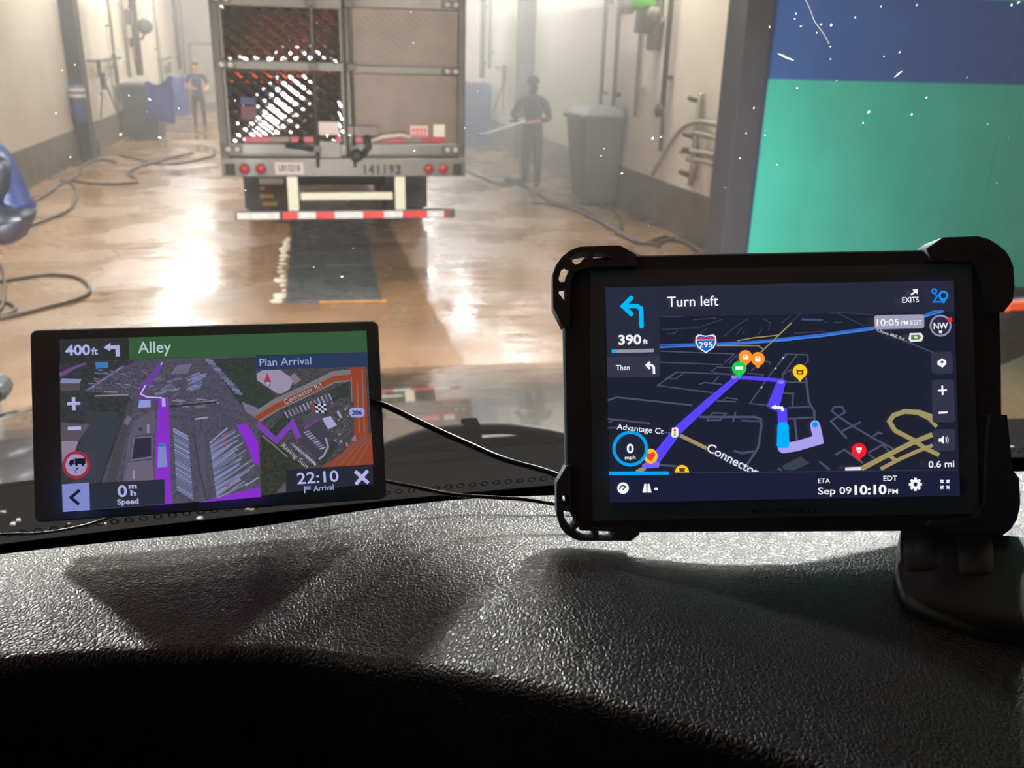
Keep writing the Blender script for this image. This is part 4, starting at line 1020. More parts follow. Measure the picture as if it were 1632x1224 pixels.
# ================================================================== dashboard
ZD = 2.05
rear_px = [(-250, 918), (0, 885), (150, 868), (380, 845), (600, 812), (750, 796), (900, 790), (1100, 784), (1350, 770), (1632, 752), (1900, 748)]
front_px = [(-250, 1075), (0, 1052), (150, 1040), (300, 1037), (500, 1042), (700, 1065), (800, 1085), (1000, 1130), (1200, 1190), (1300, 1224), (1500, 1300)]
RAISE = 0.03
def rise(x):
    t = min(1, max(0, x / 0.10)); return RAISE * t * t * (3 - 2 * t)
def onbrow(x, y):
    p = onz(x, y, ZD)
    for _ in range(6): p = onz(x, y, ZD + rise(p.x))
    return p
rearP = smooth_path([onz(x, y, ZD) for x, y in rear_px], 10); frontP = [Vector((p.x, p.y, ZD)) for p in smooth_path([onbrow(x, y) for x, y in front_px], 10)]
rearP = [Vector((-0.85, rearP[0].y - 0.03, ZD))] + rearP + [Vector((1.3, 0.36, ZD))]
frontP = [Vector((-0.85, frontP[0].y - 0.02, ZD))] + frontP + [Vector((1.3, 0.15, ZD))]
def resample(P, n):
    L = [0]
    for a, b in zip(P, P[1:]): L.append(L[-1] + (b - a).length)
    out = []; j = 0
    for i in range(n + 1):
        d = L[-1] * i / n
        while j < len(L) - 2 and L[j + 1] < d: j += 1
        t = (d - L[j]) / max(1e-9, L[j + 1] - L[j]); out.append(P[j].lerp(P[j + 1], t))
    return out
def at_x(P, x):
    for a, b in zip(P, P[1:]):
        if a.x <= x <= b.x: return a.lerp(b, (x - a.x) / max(1e-9, b.x - a.x))
    return P[-1] if x > P[-1].x else P[0]
NU = 110
xs = [-0.8 + 2.05 * i / NU for i in range(NU + 1)]
dash = thing('dashboard', 'charcoal grained vinyl dashboard top in front of the windshield', 'dashboard', (0.1, 0.4, 1.9))
def dash_fn(u, v):
    p = dash_fn0(u, v); t = min(1, max(0, (v - 0.1) / 0.5)); t = t * t * (3 - 2 * t)
    return (p[0], p[1], p[2] + rise(p[0]) * t)
def dash_fn0(u, v):
    i = min(NU, int(round(u * NU))); x = xs[i]; r = at_x(rearP, x); f = at_x(frontP, x)
    # v 0..0.08 rear lip, .08...7 top, .7..0.85 roll, .85..1 face
    if v < 0.1:
        t = v / 0.1; return (x, r.y + 0.012 * (1 - t), ZD - 0.02 * (1 - t) ** 2)
    if v < 0.7:
        t = (v - 0.1) / 0.6; return (x, r.y + (f.y + 0.006 - r.y) * t, ZD + 0.004 * math.sin(math.pi * t))
    if v < 0.85:
        a = (v - 0.7) / 0.15 * math.pi / 2; return (x, f.y + 0.006 - 0.007 * math.sin(a), ZD - 0.007 * (1 - math.cos(a)))
    t = (v - 0.85) / 0.15; return (x, f.y - 0.001 + 0.10 * t, ZD - 0.007 - 0.55 * t)
MB().grid(dash_fn, NU, 80).build('dash_top', M['dash'], dash, smooth=True, fixn=False)
# black defroster trough between the dash and the glass
def trough(u, v):
    x = -0.8 + 2.05 * u; r = at_x(rearP, x); b = wsp(x, 0.0)
    y = r.y + 0.006 + (b.y - r.y) * v; z = ZD - 0.012 + (b.z + 0.004 - ZD) * v - 0.02 * math.sin(math.pi * v)
    return (x, y, z)
MB().grid(trough, 40, 8).build('defroster_trough', M['frit'], dash, smooth=True, fixn=False)
# low smooth tray under the tablet mount at the right
pod = smooth_path([onz(x, y, ZD + RAISE) for x, y in ((1424, 925), (1430, 895), (1460, 876), (1520, 870), (1650, 880), (1780, 930), (1800, 1020), (1720, 1056), (1632, 1038), (1565, 1024), (1491, 998), (1440, 970), (1424, 925))], 4)[:-1]
pc_ = sum(pod, Vector()) / len(pod); n = len(pod); mb = MB()
rg = [[p + Vector((0, 0, -0.003)) for p in pod], [p + Vector((0, 0, 0.004)) for p in pod], [pc_ + (p - pc_) * 0.95 + Vector((0, 0, 0.008)) for p in pod], [pc_ + (p - pc_) * 0.6 + Vector((0, 0, 0.009)) for p in pod]]
mb.add([v for r_ in rg for v in r_], [(j * n + i, j * n + (i + 1) % n, (j + 1) * n + (i + 1) % n, (j + 1) * n + i) for j in range(3) for i in range(n)] + [tuple(range(n))[::-1], tuple(range(3 * n, 4 * n))])
mb.build('dash_tray', mat('tray_plastic', (26, 31, 28), 0.4), dash, smooth=True)
# ------------------------------------------------------------------ devices
def device_frame(c):
    """rigid frame of a flat rectangular device from its four picture corners and real width"""
    return c
def plane_frame(corners, width):
    rays = [ray(*q) for q in corners]
    # t0 r0 - t1 r1 + t2 r2 - t3 r3 = 0 with t0 = 1
    A = Matrix(((-rays[1].x, rays[2].x, -rays[3].x), (-rays[1].y, rays[2].y, -rays[3].y), (-rays[1].z, rays[2].z, -rays[3].z)))
    t = A.inverted() @ (-rays[0])
    P = [rays[0], rays[1] * t[0], rays[2] * t[1], rays[3] * t[2]]
    s = width / (P[1] - P[0]).length
    P = [CAM + p * s for p in P]
    U = (P[1] - P[0]).normalized(); V = (P[0] - P[3]); V = (V - U * V.dot(U)).normalized(); N = U.cross(V)
    O = (P[2] + P[3]) / 2
    return Matrix(((U.x, V.x, N.x, O.x), (U.y, V.y, N.y, O.y), (U.z, V.z, N.z, O.z), (0, 0, 0, 1)))
class Dev:
    def __init__(s, name, label, cat, corners, width):
        s.F = plane_frame(corners, width); s.root = thing(name, label, cat, mtx=s.F)
        s.U = Vector(s.F.col[0][:3]); s.V = Vector(s.F.col[1][:3]); s.N = Vector(s.F.col[2][:3]); s.O = Vector(s.F.col[3][:3])
    def p(s, x, y, lift=0.0):
        d = ray(x, y); o = s.O + s.N * lift; return CAM + d * ((o - CAM).dot(s.N) / d.dot(s.N))
    def loc(s, x, y): q = s.p(x, y) - s.O; return (q.dot(s.U), q.dot(s.V))
    def wp(s, u, v, n_=0.0): return s.O + s.U * u + s.V * v + s.N * n_
    def slab(s, outline, z0, z1, name, m, parent, holes=(), bevel=0.0):
        """outline in local (u,v) coordinates extruded from z0 to z1 along the normal"""
        cu = bpy.data.curves.new(name, 'CURVE'); cu.dimensions = '2D'; cu.fill_mode = 'BOTH'; cu.extrude = abs(z1 - z0) / 2
        for ring in [outline] + list(holes):
            sp = cu.splines.new('POLY'); sp.points.add(len(ring) - 1); sp.use_cyclic_u = True
            for k, q in enumerate(ring): sp.points[k].co = (q[0], q[1], 0, 1)
        o = bpy.data.objects.new('slab_tmp', cu); COL.objects.link(o); bpy.context.view_layer.update()
        me = bpy.data.meshes.new_from_object(o.evaluated_get(bpy.context.evaluated_depsgraph_get()))
        bpy.data.objects.remove(o); bpy.data.curves.remove(cu)
        if bevel:
            bm = bmesh.new(); bm.from_mesh(me); bmesh.ops.remove_doubles(bm, verts=bm.verts, dist=1e-6)
            bmesh.ops.bevel(bm, geom=[e for e in bm.edges if len(e.link_faces) == 2 and e.calc_face_angle(0) > 1.2 and abs(e.verts[0].co.z - e.verts[1].co.z) < 1e-6], offset=bevel, segments=2, affect='EDGES'); bm.to_mesh(me); bm.free()
        me.materials.clear()
        me.transform(s.F @ Matrix.Translation((0, 0, (z0 + z1) / 2)))
        return link_mesh(name, me, m, parent)
def rrect(u0, v0, u1, v1, r, n=5):
    out = []
    for cx, cy, a0 in ((u1 - r, v1 - r, 0), (u0 + r, v1 - r, 90), (u0 + r, v0 + r, 180), (u1 - r, v0 + r, 270)):
        for k in range(n + 1):
            a = math.radians(a0 + 90 * k / n); out.append((cx + r * math.cos(a), cy + r * math.sin(a)))
    return out
LIFT = 0.00004
STUFF = {'roads', 'far_roads', 'parked_trailers', 'aerial_map', 'arrival_map', 'highway', 'ramps', 'map_area'}
class Screen:
    """flat lit layers on a device's display, drawn in the picture's own positions on the display plane"""
    def __init__(s, dev, corners, base_rgb, name='screen', z=0.0006):
        s.d = dev; s.z = z; s.k = 1
        mb = MB(); mb.add([dev.p(x, y, z) for x, y in corners], [(3, 2, 1, 0)])
        s.o = mb.build(name, emis(base_rgb), dev.root, fixn=False)
        s.groups = {}
    def _mb(s, name):
        if name not in s.groups: s.groups[name] = [MB(), []]
        return s.groups[name]
    def _mi(s, g, m):
        if m not in g[1]: g[1].append(m)
        return g[1].index(m)
    def lift(s): s.k += 1; return s.z + LIFT * s.k * 0.5
    def poly(s, name, pts, rgb):
        g = s._mb(name); m = rgb if isinstance(rgb, bpy.types.Material) else emis(rgb)
        l = s.lift(); g[0].add([s.d.p(x, y, l) for x, y in pts], [tuple(range(len(pts)))], s._mi(g, m))
    def disc(s, name, x, y, r, rgb, n=20, ry=None):
        s.poly(name, [(x + r * math.cos(2 * math.pi * k / n), y + (ry or r) * math.sin(2 * math.pi * k / n)) for k in range(n)], rgb)
    def ring(s, name, x, y, r, w, rgb, n=28):
        g = s._mb(name); l = s.lift(); mi = s._mi(g, emis(rgb)); vs = []
        for rr in (r + w / 2, r - w / 2):
            vs += [s.d.p(x + rr * math.cos(2 * math.pi * k / n), y + rr * math.sin(2 * math.pi * k / n), l) for k in range(n)]
        g[0].add(vs, [(k, (k + 1) % n, n + (k + 1) % n, n + k) for k in range(n)], mi)
    def line(s, name, pts, w, rgb, w1=None, cap=True):
        g = s._mb(name); l = s.lift(); mi = s._mi(g, rgb if isinstance(rgb, bpy.types.Material) else emis(rgb)); n = len(pts)
        P = [Vector(p) for p in pts]; L = []; R = []
        for i, p in enumerate(P):
            a = (P[i] - P[i - 1]).normalized() if i else None; b = (P[i + 1] - P[i]).normalized() if i < n - 1 else None
            t = ((a or b) + (b or a)).normalized() if (a or b) + (b or a) != Vector((0, 0)) else b
            nn = Vector((-t.y, t.x)); ww = w + ((w1 or w) - w) * i / max(1, n - 1)
            k = 1.0
            if a and b: k = min(2.0, 1 / max(0.4, nn.dot(Vector((-a.y, a.x)))))
            L.append(p + nn * ww / 2 * k); R.append(p - nn * ww / 2 * k)
        vs = [s.d.p(q.x, q.y, l) for q in L + R]
        g[0].add(vs, [(i, i + 1, n + i + 1, n + i) for i in range(n - 1)], mi)
    def text(s, name, body, x0, y0, x1, y1, h, rgb, bold=0.015, clip=None):
        g = s._mb(name); l = s.lift(); mi = s._mi(g, emis(rgb)); vs, fs = text_to_mesh(body, bold)
        mn = min(v.x for v in vs); mx = max(v.x for v in vs); a = Vector((x0, y0)); t = Vector((x1, y1)) - a; nrm = Vector((t.y, -t.x)).normalized()
        out = []
        for v in vs:
            q = a + t * ((v.x - mn) / (mx - mn)) + nrm * (v.y / capheight() * h)
            if clip is not None and q.y > clip: q.y = clip
            out.append(s.d.p(q.x, q.y, l))
        g[0].add(out, fs, mi)
    def finish(s):
        for name, (mb, ms) in s.groups.items():
            o = mb.build(name.split('#')[0], ms, s.o, fixn=False)
            if name in STUFF: o['kind'] = 'stuff'

# ============ left navigator
DL = Dev('truck_navigator', 'slim black navigation screen showing an aerial map and a green Alley banner', 'navigation device', [(48, 526), (603, 511), (616, 795), (55, 833)], 0.178)
u0, v0 = DL.loc(52, 832); u1, v1 = DL.loc(604, 512)
hw = 0.089; hh = DL.loc(48, 526)[1]
DL.slab(rrect(-hw, 0, hw, hh, 0.0035), -0.006, 0.0, 'front_bezel', M['bezel'], DL.root, bevel=0.0006)
DL.slab(rrect(-hw + 0.002, 0.002, hw - 0.002, hh - 0.002, 0.004), -0.016, -0.006, 'back_shell', M['casing'], DL.root, bevel=0.002)
c = DL.wp(0.0, 0.045, -0.016)
MB().tube([c + DL.N * 0.001, c - DL.N * 0.012], 0.02, 18, rr=[0.02, 0.016]).build('mount_socket', M['black'], DL.root)
cz = 2.3 - (2.3 - c.z) * 0.66 / c.y; wsy = WB0[0] + (WB1[0] - WB0[0]) * (cz - WB0[1]) / (WB1[1] - WB0[1]) - 0.10 * (c.x - HC) ** 2
MB().tube([c, c + Vector((0, 0.05, 0.0)), Vector((c.x, wsy - 0.02, cz))], 0.008, 10).build('mount_arm', M['black'], DL.root, smooth=True)
MB().tube([Vector((c.x, wsy - 0.022, cz - 0.008)), Vector((c.x, wsy - 0.003, cz + 0.001))], 0.03, 20, rr=[0.018, 0.032]).build('suction_cup', M['black'], DL.root, smooth=True)
SL = Screen(DL, [(95, 541), (584, 527), (595, 771), (101, 816)], (40, 42, 46))
WHT = (172, 172, 224); PUR = (134, 50, 200); PURD = (104, 66, 150)
asph = emis_noise('map_asphalt', (70, 68, 82), (86, 84, 98), 900)
grs = emis_noise('map_grass', (46, 58, 54), (58, 66, 58), 700)
dkf = emis_noise('map_field', (48, 52, 54), (58, 62, 66), 500)
lot = emis_noise('map_lot', (58, 56, 70), (92, 90, 108), 1400)
cityn = emis_noise('map_built', (48, 52, 52), (88, 84, 92), 1500)
# main aerial view
SL.poly('aerial_map', [(95, 577), (408, 567), (415, 792), (101, 816)], asph)
SL.poly('aerial_map', [(95, 577), (216, 574), (200, 584), (150, 612), (134, 622), (205, 632), (212, 640), (204, 668), (186, 700), (160, 775), (97, 790)], dkf)
SL.poly('aerial_map', [(138, 657), (186, 655), (192, 672), (178, 710), (160, 765), (150, 775), (114, 775), (128, 714)], emis((58, 62, 72)))
SL.line('aerial_map', [(210, 640), (196, 690), (176, 770)], 10, (70, 70, 76), 16)
SL.line('aerial_map', [(207, 664), (200, 676)], 8, (112, 104, 118))
SL.poly('aerial_map', [(97, 674), (143, 676), (126, 702), (98, 705)], (90, 80, 90))
SL.poly('aerial_map', [(98, 703), (125, 703), (114, 735), (99, 738)], (138, 126, 150))
SL.poly('aerial_map', [(97, 603), (130, 604), (127, 611), (96, 611)], (132, 134, 178))
SL.poly('aerial_map', [(96, 611), (127, 611), (128, 622), (97, 624)], (84, 76, 80))
SL.line('aerial_map', [(95, 598), (118, 586), (137, 579)], 7, (112, 74, 128), 3)
SL.poly('aerial_map', [(152, 577), (172, 577), (173, 586), (153, 588)], (62, 118, 186))
SL.poly('aerial_map', [(136, 624), (150, 611), (190, 585), (240, 582), (246, 590), (214, 620), (206, 628)], lot)
SL.poly('aerial_map', [(332, 572), (407, 569), (410, 655), (385, 645), (372, 630), (352, 600)], grs)
SL.poly('aerial_map', [(385, 640), (410, 650), (411, 668), (392, 656)], (112, 112, 128))
rnd = random.Random(21)
def slat(x, y, dx, dy, w, c0=(128, 130, 168), name='parked_trailers'):
    j = rnd.uniform(0.75, 1.08); SL.line(name, [(x, y), (x + dx, y + dy)], w, tuple(int(min(255, v * j)) for v in c0))
for i in range(30):                      # lot upper left
    t = rnd.random(); s_ = rnd.random(); x = 150 + 90 * t - 20 * s_; y = 590 + 30 * s_ + rnd.uniform(-3, 3)
    if x < 238: slat(x, y, rnd.uniform(5, 11), rnd.uniform(-1, 4), 2.0, (112, 112, 140))
for i in range(16): slat(140 + 3.4 * i, 621 - 2.3 * i, 7, -3.5, 2.4, (116, 114, 146))
SL.line('parked_trailers', [(152, 631), (205, 629)], 2.2, (134, 130, 132)); SL.line('parked_trailers', [(166, 624), (188, 625)], 2, (132, 130, 140))
for i in range(22):                      # lot right of the bend
    x = 236 + rnd.uniform(0, 42); y = 604 + rnd.uniform(0, 26); slat(x, y, rnd.uniform(8, 14), rnd.uniform(-5, -1), 2.4, (112, 116, 146))
for i in range(14): slat(296 + rnd.uniform(0, 12), 600 + 1.7 * i, rnd.uniform(14, 24), -6, 2.2, (120, 126, 166))
SL.poly('aerial_map', [(282, 582), (306, 580), (298, 595), (272, 596)], (106, 102, 126))
for i in range(12): slat(328 + 4.2 * i, 574 + 4.6 * i, 12, 2 + i * 0.15, 4.2, (116, 118, 156))
for i in range(20): slat(274 + rnd.uniform(0, 60), 634 + rnd.uniform(0, 12), rnd.uniform(10, 18), rnd.uniform(-1, 4), 2, (122, 122, 150))
SL.line('aerial_map', [(270, 648), (345, 641)], 3, (50, 52, 52))
SL.line('parked_trailers', [(311, 668), (332, 665)], 2.5, (150, 146, 176)); SL.line('parked_trailers', [(310, 649), (328, 647)], 2.5, (112, 108, 112))
for i in range(24):                      # left column of trailers
    y = 683 + 4.2 * i; slat(276 + 0.25 * i, y, 24 + 0.1 * i, 13 + 0.12 * i, 2.7, (132, 136, 178))
for i in range(34):                      # big block of trailers
    x = 334 + 0.35 * i; y = 706 + 2.75 * i; slat(x, y, rnd.uniform(26, 46) + 0.3 * min(i, 20), -24, 2.5, (128, 134, 172))
for i in range(18):
    x = 362 + rnd.uniform(0, 34); y = 706 + 4.3 * i + rnd.uniform(-2, 2)
    if x < 378 + i * 1.4: slat(x, y, 20, -13, 2.3, (140, 140, 172))
for x, y in ((358, 694), (358, 706), (363, 774)): SL.disc('aerial_map', x, y, 4, (150, 92, 110), 8, 3)
SL.poly('aerial_map', [(320, 690), (326, 690), (330, 800), (318, 801)], (84, 82, 98))
SL.line('aerial_map', [(309, 690), (317, 745), (330, 800)], 2.5, (64, 62, 74))
# warehouse and yard left of the route
SL.poly('aerial_map', [(214, 672), (246, 652), (248, 690), (213, 694), (206, 735), (198, 768), (195, 770), (205, 700)], (92, 88, 104))
SL.poly('aerial_map', [(213, 697), (243, 694), (243, 730), (207, 735)], (104, 102, 122)); SL.poly('aerial_map', [(215, 699), (241, 697), (241, 727), (210, 732)], (50, 48, 64))
SL.poly('aerial_map', [(205, 737), (243, 733), (246, 766), (198, 768)], (104, 98, 116))
SL.line('aerial_map', [(236, 676), (236, 690)], 4, (130, 130, 160)); SL.line('aerial_map', [(213, 750), (213, 764)], 4, (140, 138, 170)); SL.disc('aerial_map', 224, 684, 3, (60, 56, 70), 8)
# route
SL.line('route_line', [(259, 577), (246, 596), (228, 620)], 7, PURD, 12)
SL.line('route_line', [(230, 618), (222, 629), (232, 636), (262, 637)], 10, (96, 62, 130))
SL.poly('route_line', [(253, 634), (268, 633), (270, 700), (271, 740), (274, 803), (247, 805), (247, 740), (249, 690)], PUR)
SL.poly('route_line', [(377, 677), (393, 675), (411, 704), (414, 742), (405, 738), (392, 706)], PUR)
SL.poly('route_line', [(320, 800), (360, 790), (415, 775), (416, 792), (326, 800)], PUR)
SL.line('route_arrow', [(232, 614), (224, 628), (235, 633), (258, 634)], 2.2, (196, 184, 220)); SL.poly('route_arrow', [(258, 634), (263, 634), (264, 648), (258, 648)], (170, 170, 210)); SL.line('route_arrow', [(256, 582), (259, 578)], 2, (180, 160, 200))
SL.poly('vehicle_marker', [(252, 712), (264, 711), (267, 744), (251, 745)], (124, 134, 196)); SL.poly('vehicle_marker', [(254, 706), (263, 706), (265, 712), (252, 712)], (58, 116, 180))
SL.poly('aerial_map', [(222, 638), (240, 637), (240, 649), (220, 650)], (142, 148, 216))
# inset arrival map
SL.poly('arrival_map', [(408, 590), (586, 584), (594, 741), (460, 748), (457, 785), (415, 790)], cityn)
SL.poly('arrival_map', [(408, 605), (440, 630), (412, 655), (409, 650)], grs); SL.poly('arrival_map', [(425, 690), (458, 655), (462, 672), (442, 694), (434, 698)], grs)
SL.poly('arrival_map', [(520, 625), (556, 608), (558, 632), (532, 638)], grs)
SL.poly('arrival_map', [(416, 690), (490, 745), (457, 750), (457, 785), (416, 790)], emis_noise('map_wood', (44, 52, 46), (62, 64, 54), 600))
SL.poly('arrival_map', [(440, 785), (455, 768), (456, 784)], (92, 84, 96)); SL.poly('arrival_map', [(500, 735), (530, 700), (540, 710), (515, 742)], grs)
SL.line('arrival_map', [(409, 665), (440, 645), (500, 617), (532, 601), (562, 598)], 19, (122, 114, 122)); SL.line('arrival_map', [(409, 667), (440, 648), (500, 620), (532, 604), (566, 600)], 9, (142, 68, 44))
SL.poly('arrival_map', [(409, 596), (418, 590), (446, 589), (468, 605), (462, 620), (448, 628), (440, 626), (410, 606)], (150, 138, 166)); SL.poly('arrival_map', [(462, 600), (469, 594), (480, 606), (469, 613)], (128, 112, 120))
SL.poly('arrival_map', [(558, 586), (582, 585), (585, 650), (586, 690), (592, 690), (595, 740), (512, 745), (545, 722), (565, 698), (564, 640)], (142, 66, 42))
for pts in ([(569, 610), (571, 650), (573, 690)], [(577, 590), (579, 640), (581, 690)], [(560, 600), (561, 640)]): SL.line('arrival_map', pts, 1.6, (122, 110, 118))
for k in range(4): SL.line('arrival_map', [(526 + 14 * k, 744 - k), (556 + 10 * k, 716 - 2 * k), (582 + 3 * k, 694 + 3 * k)], 2.2, (122, 88, 84) if k else (96, 92, 106))
SL.poly('arrival_map', [(559, 702), (566, 692), (568, 703)], (128, 118, 130))
SL.poly('arrival_map', [(473, 690), (500, 672), (520, 672), (525, 700), (505, 728), (485, 712)], (66, 64, 78)); SL.poly('arrival_map', [(482, 665), (510, 650), (512, 668), (488, 684)], (80, 76, 90))
for i in range(13): slat(454 + 5.8 * i, 656 - 2.4 * i, 5, 10, 2.6, (138, 138, 168), 'arrival_map')
for i in range(9): slat(484 + 3.2 * i, 690 + 3.2 * i, 9, -3, 2.3, (142, 140, 174), 'arrival_map')
for i in range(9): slat(466 + 4.2 * i, 706 + 3.6 * i, 3, 7, 3.2, (150, 150, 180), 'arrival_map')
for i in range(26): SL.disc('arrival_map', rnd.uniform(528, 556), rnd.uniform(640, 715), rnd.uniform(1, 2.4), tuple(rnd.choice([(120, 116, 128), (92, 84, 88), (140, 138, 150)])), 6)
SL.line('arrival_map', [(519, 698), (523, 712), (516, 726), (508, 732)], 3, (146, 144, 170)); SL.line('arrival_map', [(538, 655), (544, 666)], 4, (150, 148, 172))
SL.poly('arrival_map', [(513, 667), (527, 663), (537, 678), (523, 684)], (158, 162, 200))
SL.line('arrival_route', [(411, 676), (440, 702), (466, 674), (476, 698)], 9, (120, 64, 172)); SL.line('arrival_map', [(418, 694), (458, 728)], 2, (124, 116, 118))
for i in range(6): SL.line('arrival_route', [(485 + 3.8 * i, 680 - 2.4 * i), (488 + 3.8 * i, 684 - 2.6 * i)], 2, (124, 70, 160))
SL.line('arrival_map', [(498, 642), (500, 656)], 4, (128, 70, 60))
for r in range(4):
    for q in range(4): SL.poly('finish_flag', [(502 + 4.4 * q + r * .3, 643 + 3.6 * r), (506.4 + 4.4 * q + r * .3, 643.6 + 3.6 * r), (506.8 + 4.4 * q + r * .3, 647.2 + 3.6 * r), (502.4 + 4.4 * q + r * .3, 646.6 + 3.6 * r)], (190, 196, 220) if (r + q) % 2 else (26, 28, 40))
SL.poly('compass', [(426, 594), (432, 608), (421, 608)], (170, 52, 60)); SL.poly('compass', [(421, 608), (432, 608), (427.5, 620)], (70, 66, 110)); SL.poly('compass', [(422.5, 609), (430.5, 609), (427, 618)], (166, 160, 190))
SL.text('road_name', 'Connector Rd', 455, 645, 513, 617, 8, (44, 42, 48), 0.05); SL.text('road_name', 'Connector Rd', 455, 644.5, 513, 616.5, 8, (186, 180, 190), 0.0)
SL.text('road_name#2', 'Rising Sun', 448, 711, 488, 747, 7.5, (172, 168, 176), 0.0)
SL.poly('route_shield', [(557, 653), (561, 650), (577, 650), (581, 653), (581, 661), (577, 665), (561, 665), (557, 661)], (150, 156, 214)); SL.text('route_shield', '206', 561, 661, 577, 660.5, 7, (34, 34, 74), 0.03)
# panels
SL.poly('header_panel', [(95, 541), (205, 538), (206, 573), (96, 578)], (48, 52, 52)); SL.poly('header_banner', [(205, 538), (584, 527), (585.5, 561), (206, 573)], (54, 90, 58)); SL.poly('arrival_banner', [(407, 568), (585.5, 561), (586.5, 584), (408, 590)], (44, 58, 90))
SL.text('header_lettering', '400', 104, 566, 144, 565, 16.5, WHT, 0.03); SL.text('header_lettering', 'ft', 146, 565, 156, 564.7, 11, WHT, 0.03)
SL.line('turn_arrow', [(172, 553), (190, 552.5), (188, 551)], 0.1, WHT); SL.poly('turn_arrow', [(165, 554), (176, 546), (176, 560)], WHT); SL.poly('turn_arrow', [(175, 550.5), (190.5, 550), (191, 568), (184.5, 568), (184, 556), (175, 556.5)], WHT)
SL.text('banner_lettering', 'Alley', 220, 563, 273, 561, 19, (176, 194, 204), 0.008); SL.text('arrival_lettering', 'Plan Arrival', 414, 583.5, 496, 580.5, 12.5, (160, 172, 214), 0.0)
SL.poly('speed_panel', [(142, 770), (262, 764), (263, 803), (143, 812)], (44, 48, 60)); SL.text('speed_lettering', '0', 188, 792, 203, 791, 19, WHT, 0.02); SL.text('speed_lettering', 'm', 205, 779, 218, 778.5, 8.5, WHT, 0.03); SL.text('speed_lettering', 'h', 208, 790, 217, 789.5, 9, WHT, 0.03); SL.text('speed_lettering', 'Speed', 187, 804, 221, 802.5, 8.5, WHT, 0.03)
SL.poly('back_button', [(99, 772), (142, 769), (143.5, 813), (100, 816)], (126, 136, 200)); SL.line('back_button', [(127, 781), (113, 793), (126, 804)], 5, (30, 32, 44))
SL.poly('clock_panel', [(456, 748.5), (593, 740), (595, 771), (457, 785)], (40, 42, 54)); SL.text('clock_lettering', '22:10', 474, 771.5, 540, 767, 18.5, (176, 182, 232), 0.01); SL.text('clock_lettering', 'Arrival', 500, 783, 532, 780, 9, (160, 168, 214), 0.01)
SL.line('clock_lettering', [(485, 775), (486, 786)], 1.6, (160, 168, 214)); SL.poly('clock_lettering', [(486, 775), (495, 774.5), (495, 780), (486, 780.5)], (120, 130, 180))
SL.line('close_cross', [(566, 751), (587, 770)], 5.5, (178, 178, 232)); SL.line('close_cross', [(586, 750), (567, 772)], 5.5, (178, 178, 232))
SL.ring('truck_sign', 121.5, 741, 19.5, 5, (158, 46, 60)); SL.disc('truck_sign', 121.5, 741, 17.2, (150, 146, 192), 24)
SL.poly('truck_sign', [(119, 731), (136, 730), (136.5, 739), (119, 740)], (26, 26, 34)); SL.poly('truck_sign', [(109, 740), (112, 733), (118, 732), (118, 740.5)], (26, 26, 34))
for x in (113, 122, 132): SL.disc('truck_sign', x, 741, 2.2, (26, 26, 34), 10)
SL.text('truck_sign', '?', 119, 753, 125, 753, 8.5, (48, 48, 66), 0.0)
SL.line('zoom_buttons', [(107, 643.5), (128, 642.5)], 5, WHT); SL.line('zoom_buttons', [(117.2, 633), (118, 654)], 5.5, WHT); SL.line('zoom_buttons', [(108, 683), (129, 682)], 5.5, WHT)
SL.finish()
# ============ right tablet
TB = Dev('rugged_tablet', 'rugged black tablet navigator with corner bumpers showing a dark Turn left map', 'tablet', [(965, 458), (1520, 447), (1530, 790), (972, 801)], 0.1723)
def tl_(pts): return [TB.loc(x, y) for x, y in pts]
body_px = [(898, 520), (902, 742), (902, 800), (925, 846), (1018, 849), (1400, 847), (1560, 846), (1600, 800), (1607, 749), (1598, 660), (1597, 573), (1595, 498), (1590, 430), (1560, 396), (1472, 398), (1250, 402), (1012, 407), (930, 412), (905, 440)]
TB.slab(tl_(body_px), -0.012, -0.0004, 'front_shell', M['rubber'], TB.root, bevel=0.0008)
TB.slab(tl_([(940, 432), (1548, 420), (1560, 818), (945, 830)]), -0.003, 0.0004, 'glass_front', M['bezel'], TB.root)
def slot(q): return tl_(q)
def zA(q): return [(860 + x * 0.12255, 370 + y * 0.12255) for x, y in q]
def zC(q): return [(860 + x * 0.12255, 740 + y * 0.12255) for x, y in q]
def bumper(outline, holes, name='corner_bumper', z0=-0.016, z1=0.0028): return TB.slab(outline, z0, z1, name, M['rubber'], TB.root, holes, bevel=0.0)
o_tl = tl_(zA([(300, 1235), (172, 985), (165, 560), (205, 445), (290, 330), (390, 250), (520, 200), (1020, 183), (1050, 190), (1245, 305), (1260, 450), (700, 455), (440, 520), (395, 700), (390, 1235)]))
h_tl = [slot(zA([(385, 355), (470, 285), (600, 262), (632, 290), (630, 380), (540, 405), (460, 435)])), slot(zA([(690, 290), (700, 262), (830, 262), (900, 290), (925, 325), (895, 380), (720, 385), (688, 370)])),
        slot(zA([(300, 440), (340, 415), (395, 440), (395, 490), (350, 560), (335, 655), (260, 660), (243, 620), (265, 540)])), slot(zA([(250, 730), (300, 710), (340, 715), (335, 860), (315, 895), (245, 805)]))]
bumper(o_tl, h_tl)
o_bl = tl_(zC([(215, 240), (345, 15), (400, 10), (400, 600), (500, 760), (700, 815), (1290, 815), (1290, 900), (1180, 985), (520, 985), (430, 955), (330, 890), (262, 800), (218, 640)]))
h_bl = [slot(zC([(292, 400), (380, 398), (385, 470), (370, 512), (300, 500)])), slot(zC([(305, 605), (385, 610), (430, 690), (470, 740), (410, 822), (365, 780), (320, 690)])),
        slot(zC([(455, 850), (500, 800), (620, 815), (702, 850), (690, 950), (590, 945), (490, 900)])), slot(zC([(755, 850), (780, 830), (950, 832), (985, 880), (930, 955), (770, 955)]))]
bumper(o_bl, h_bl)
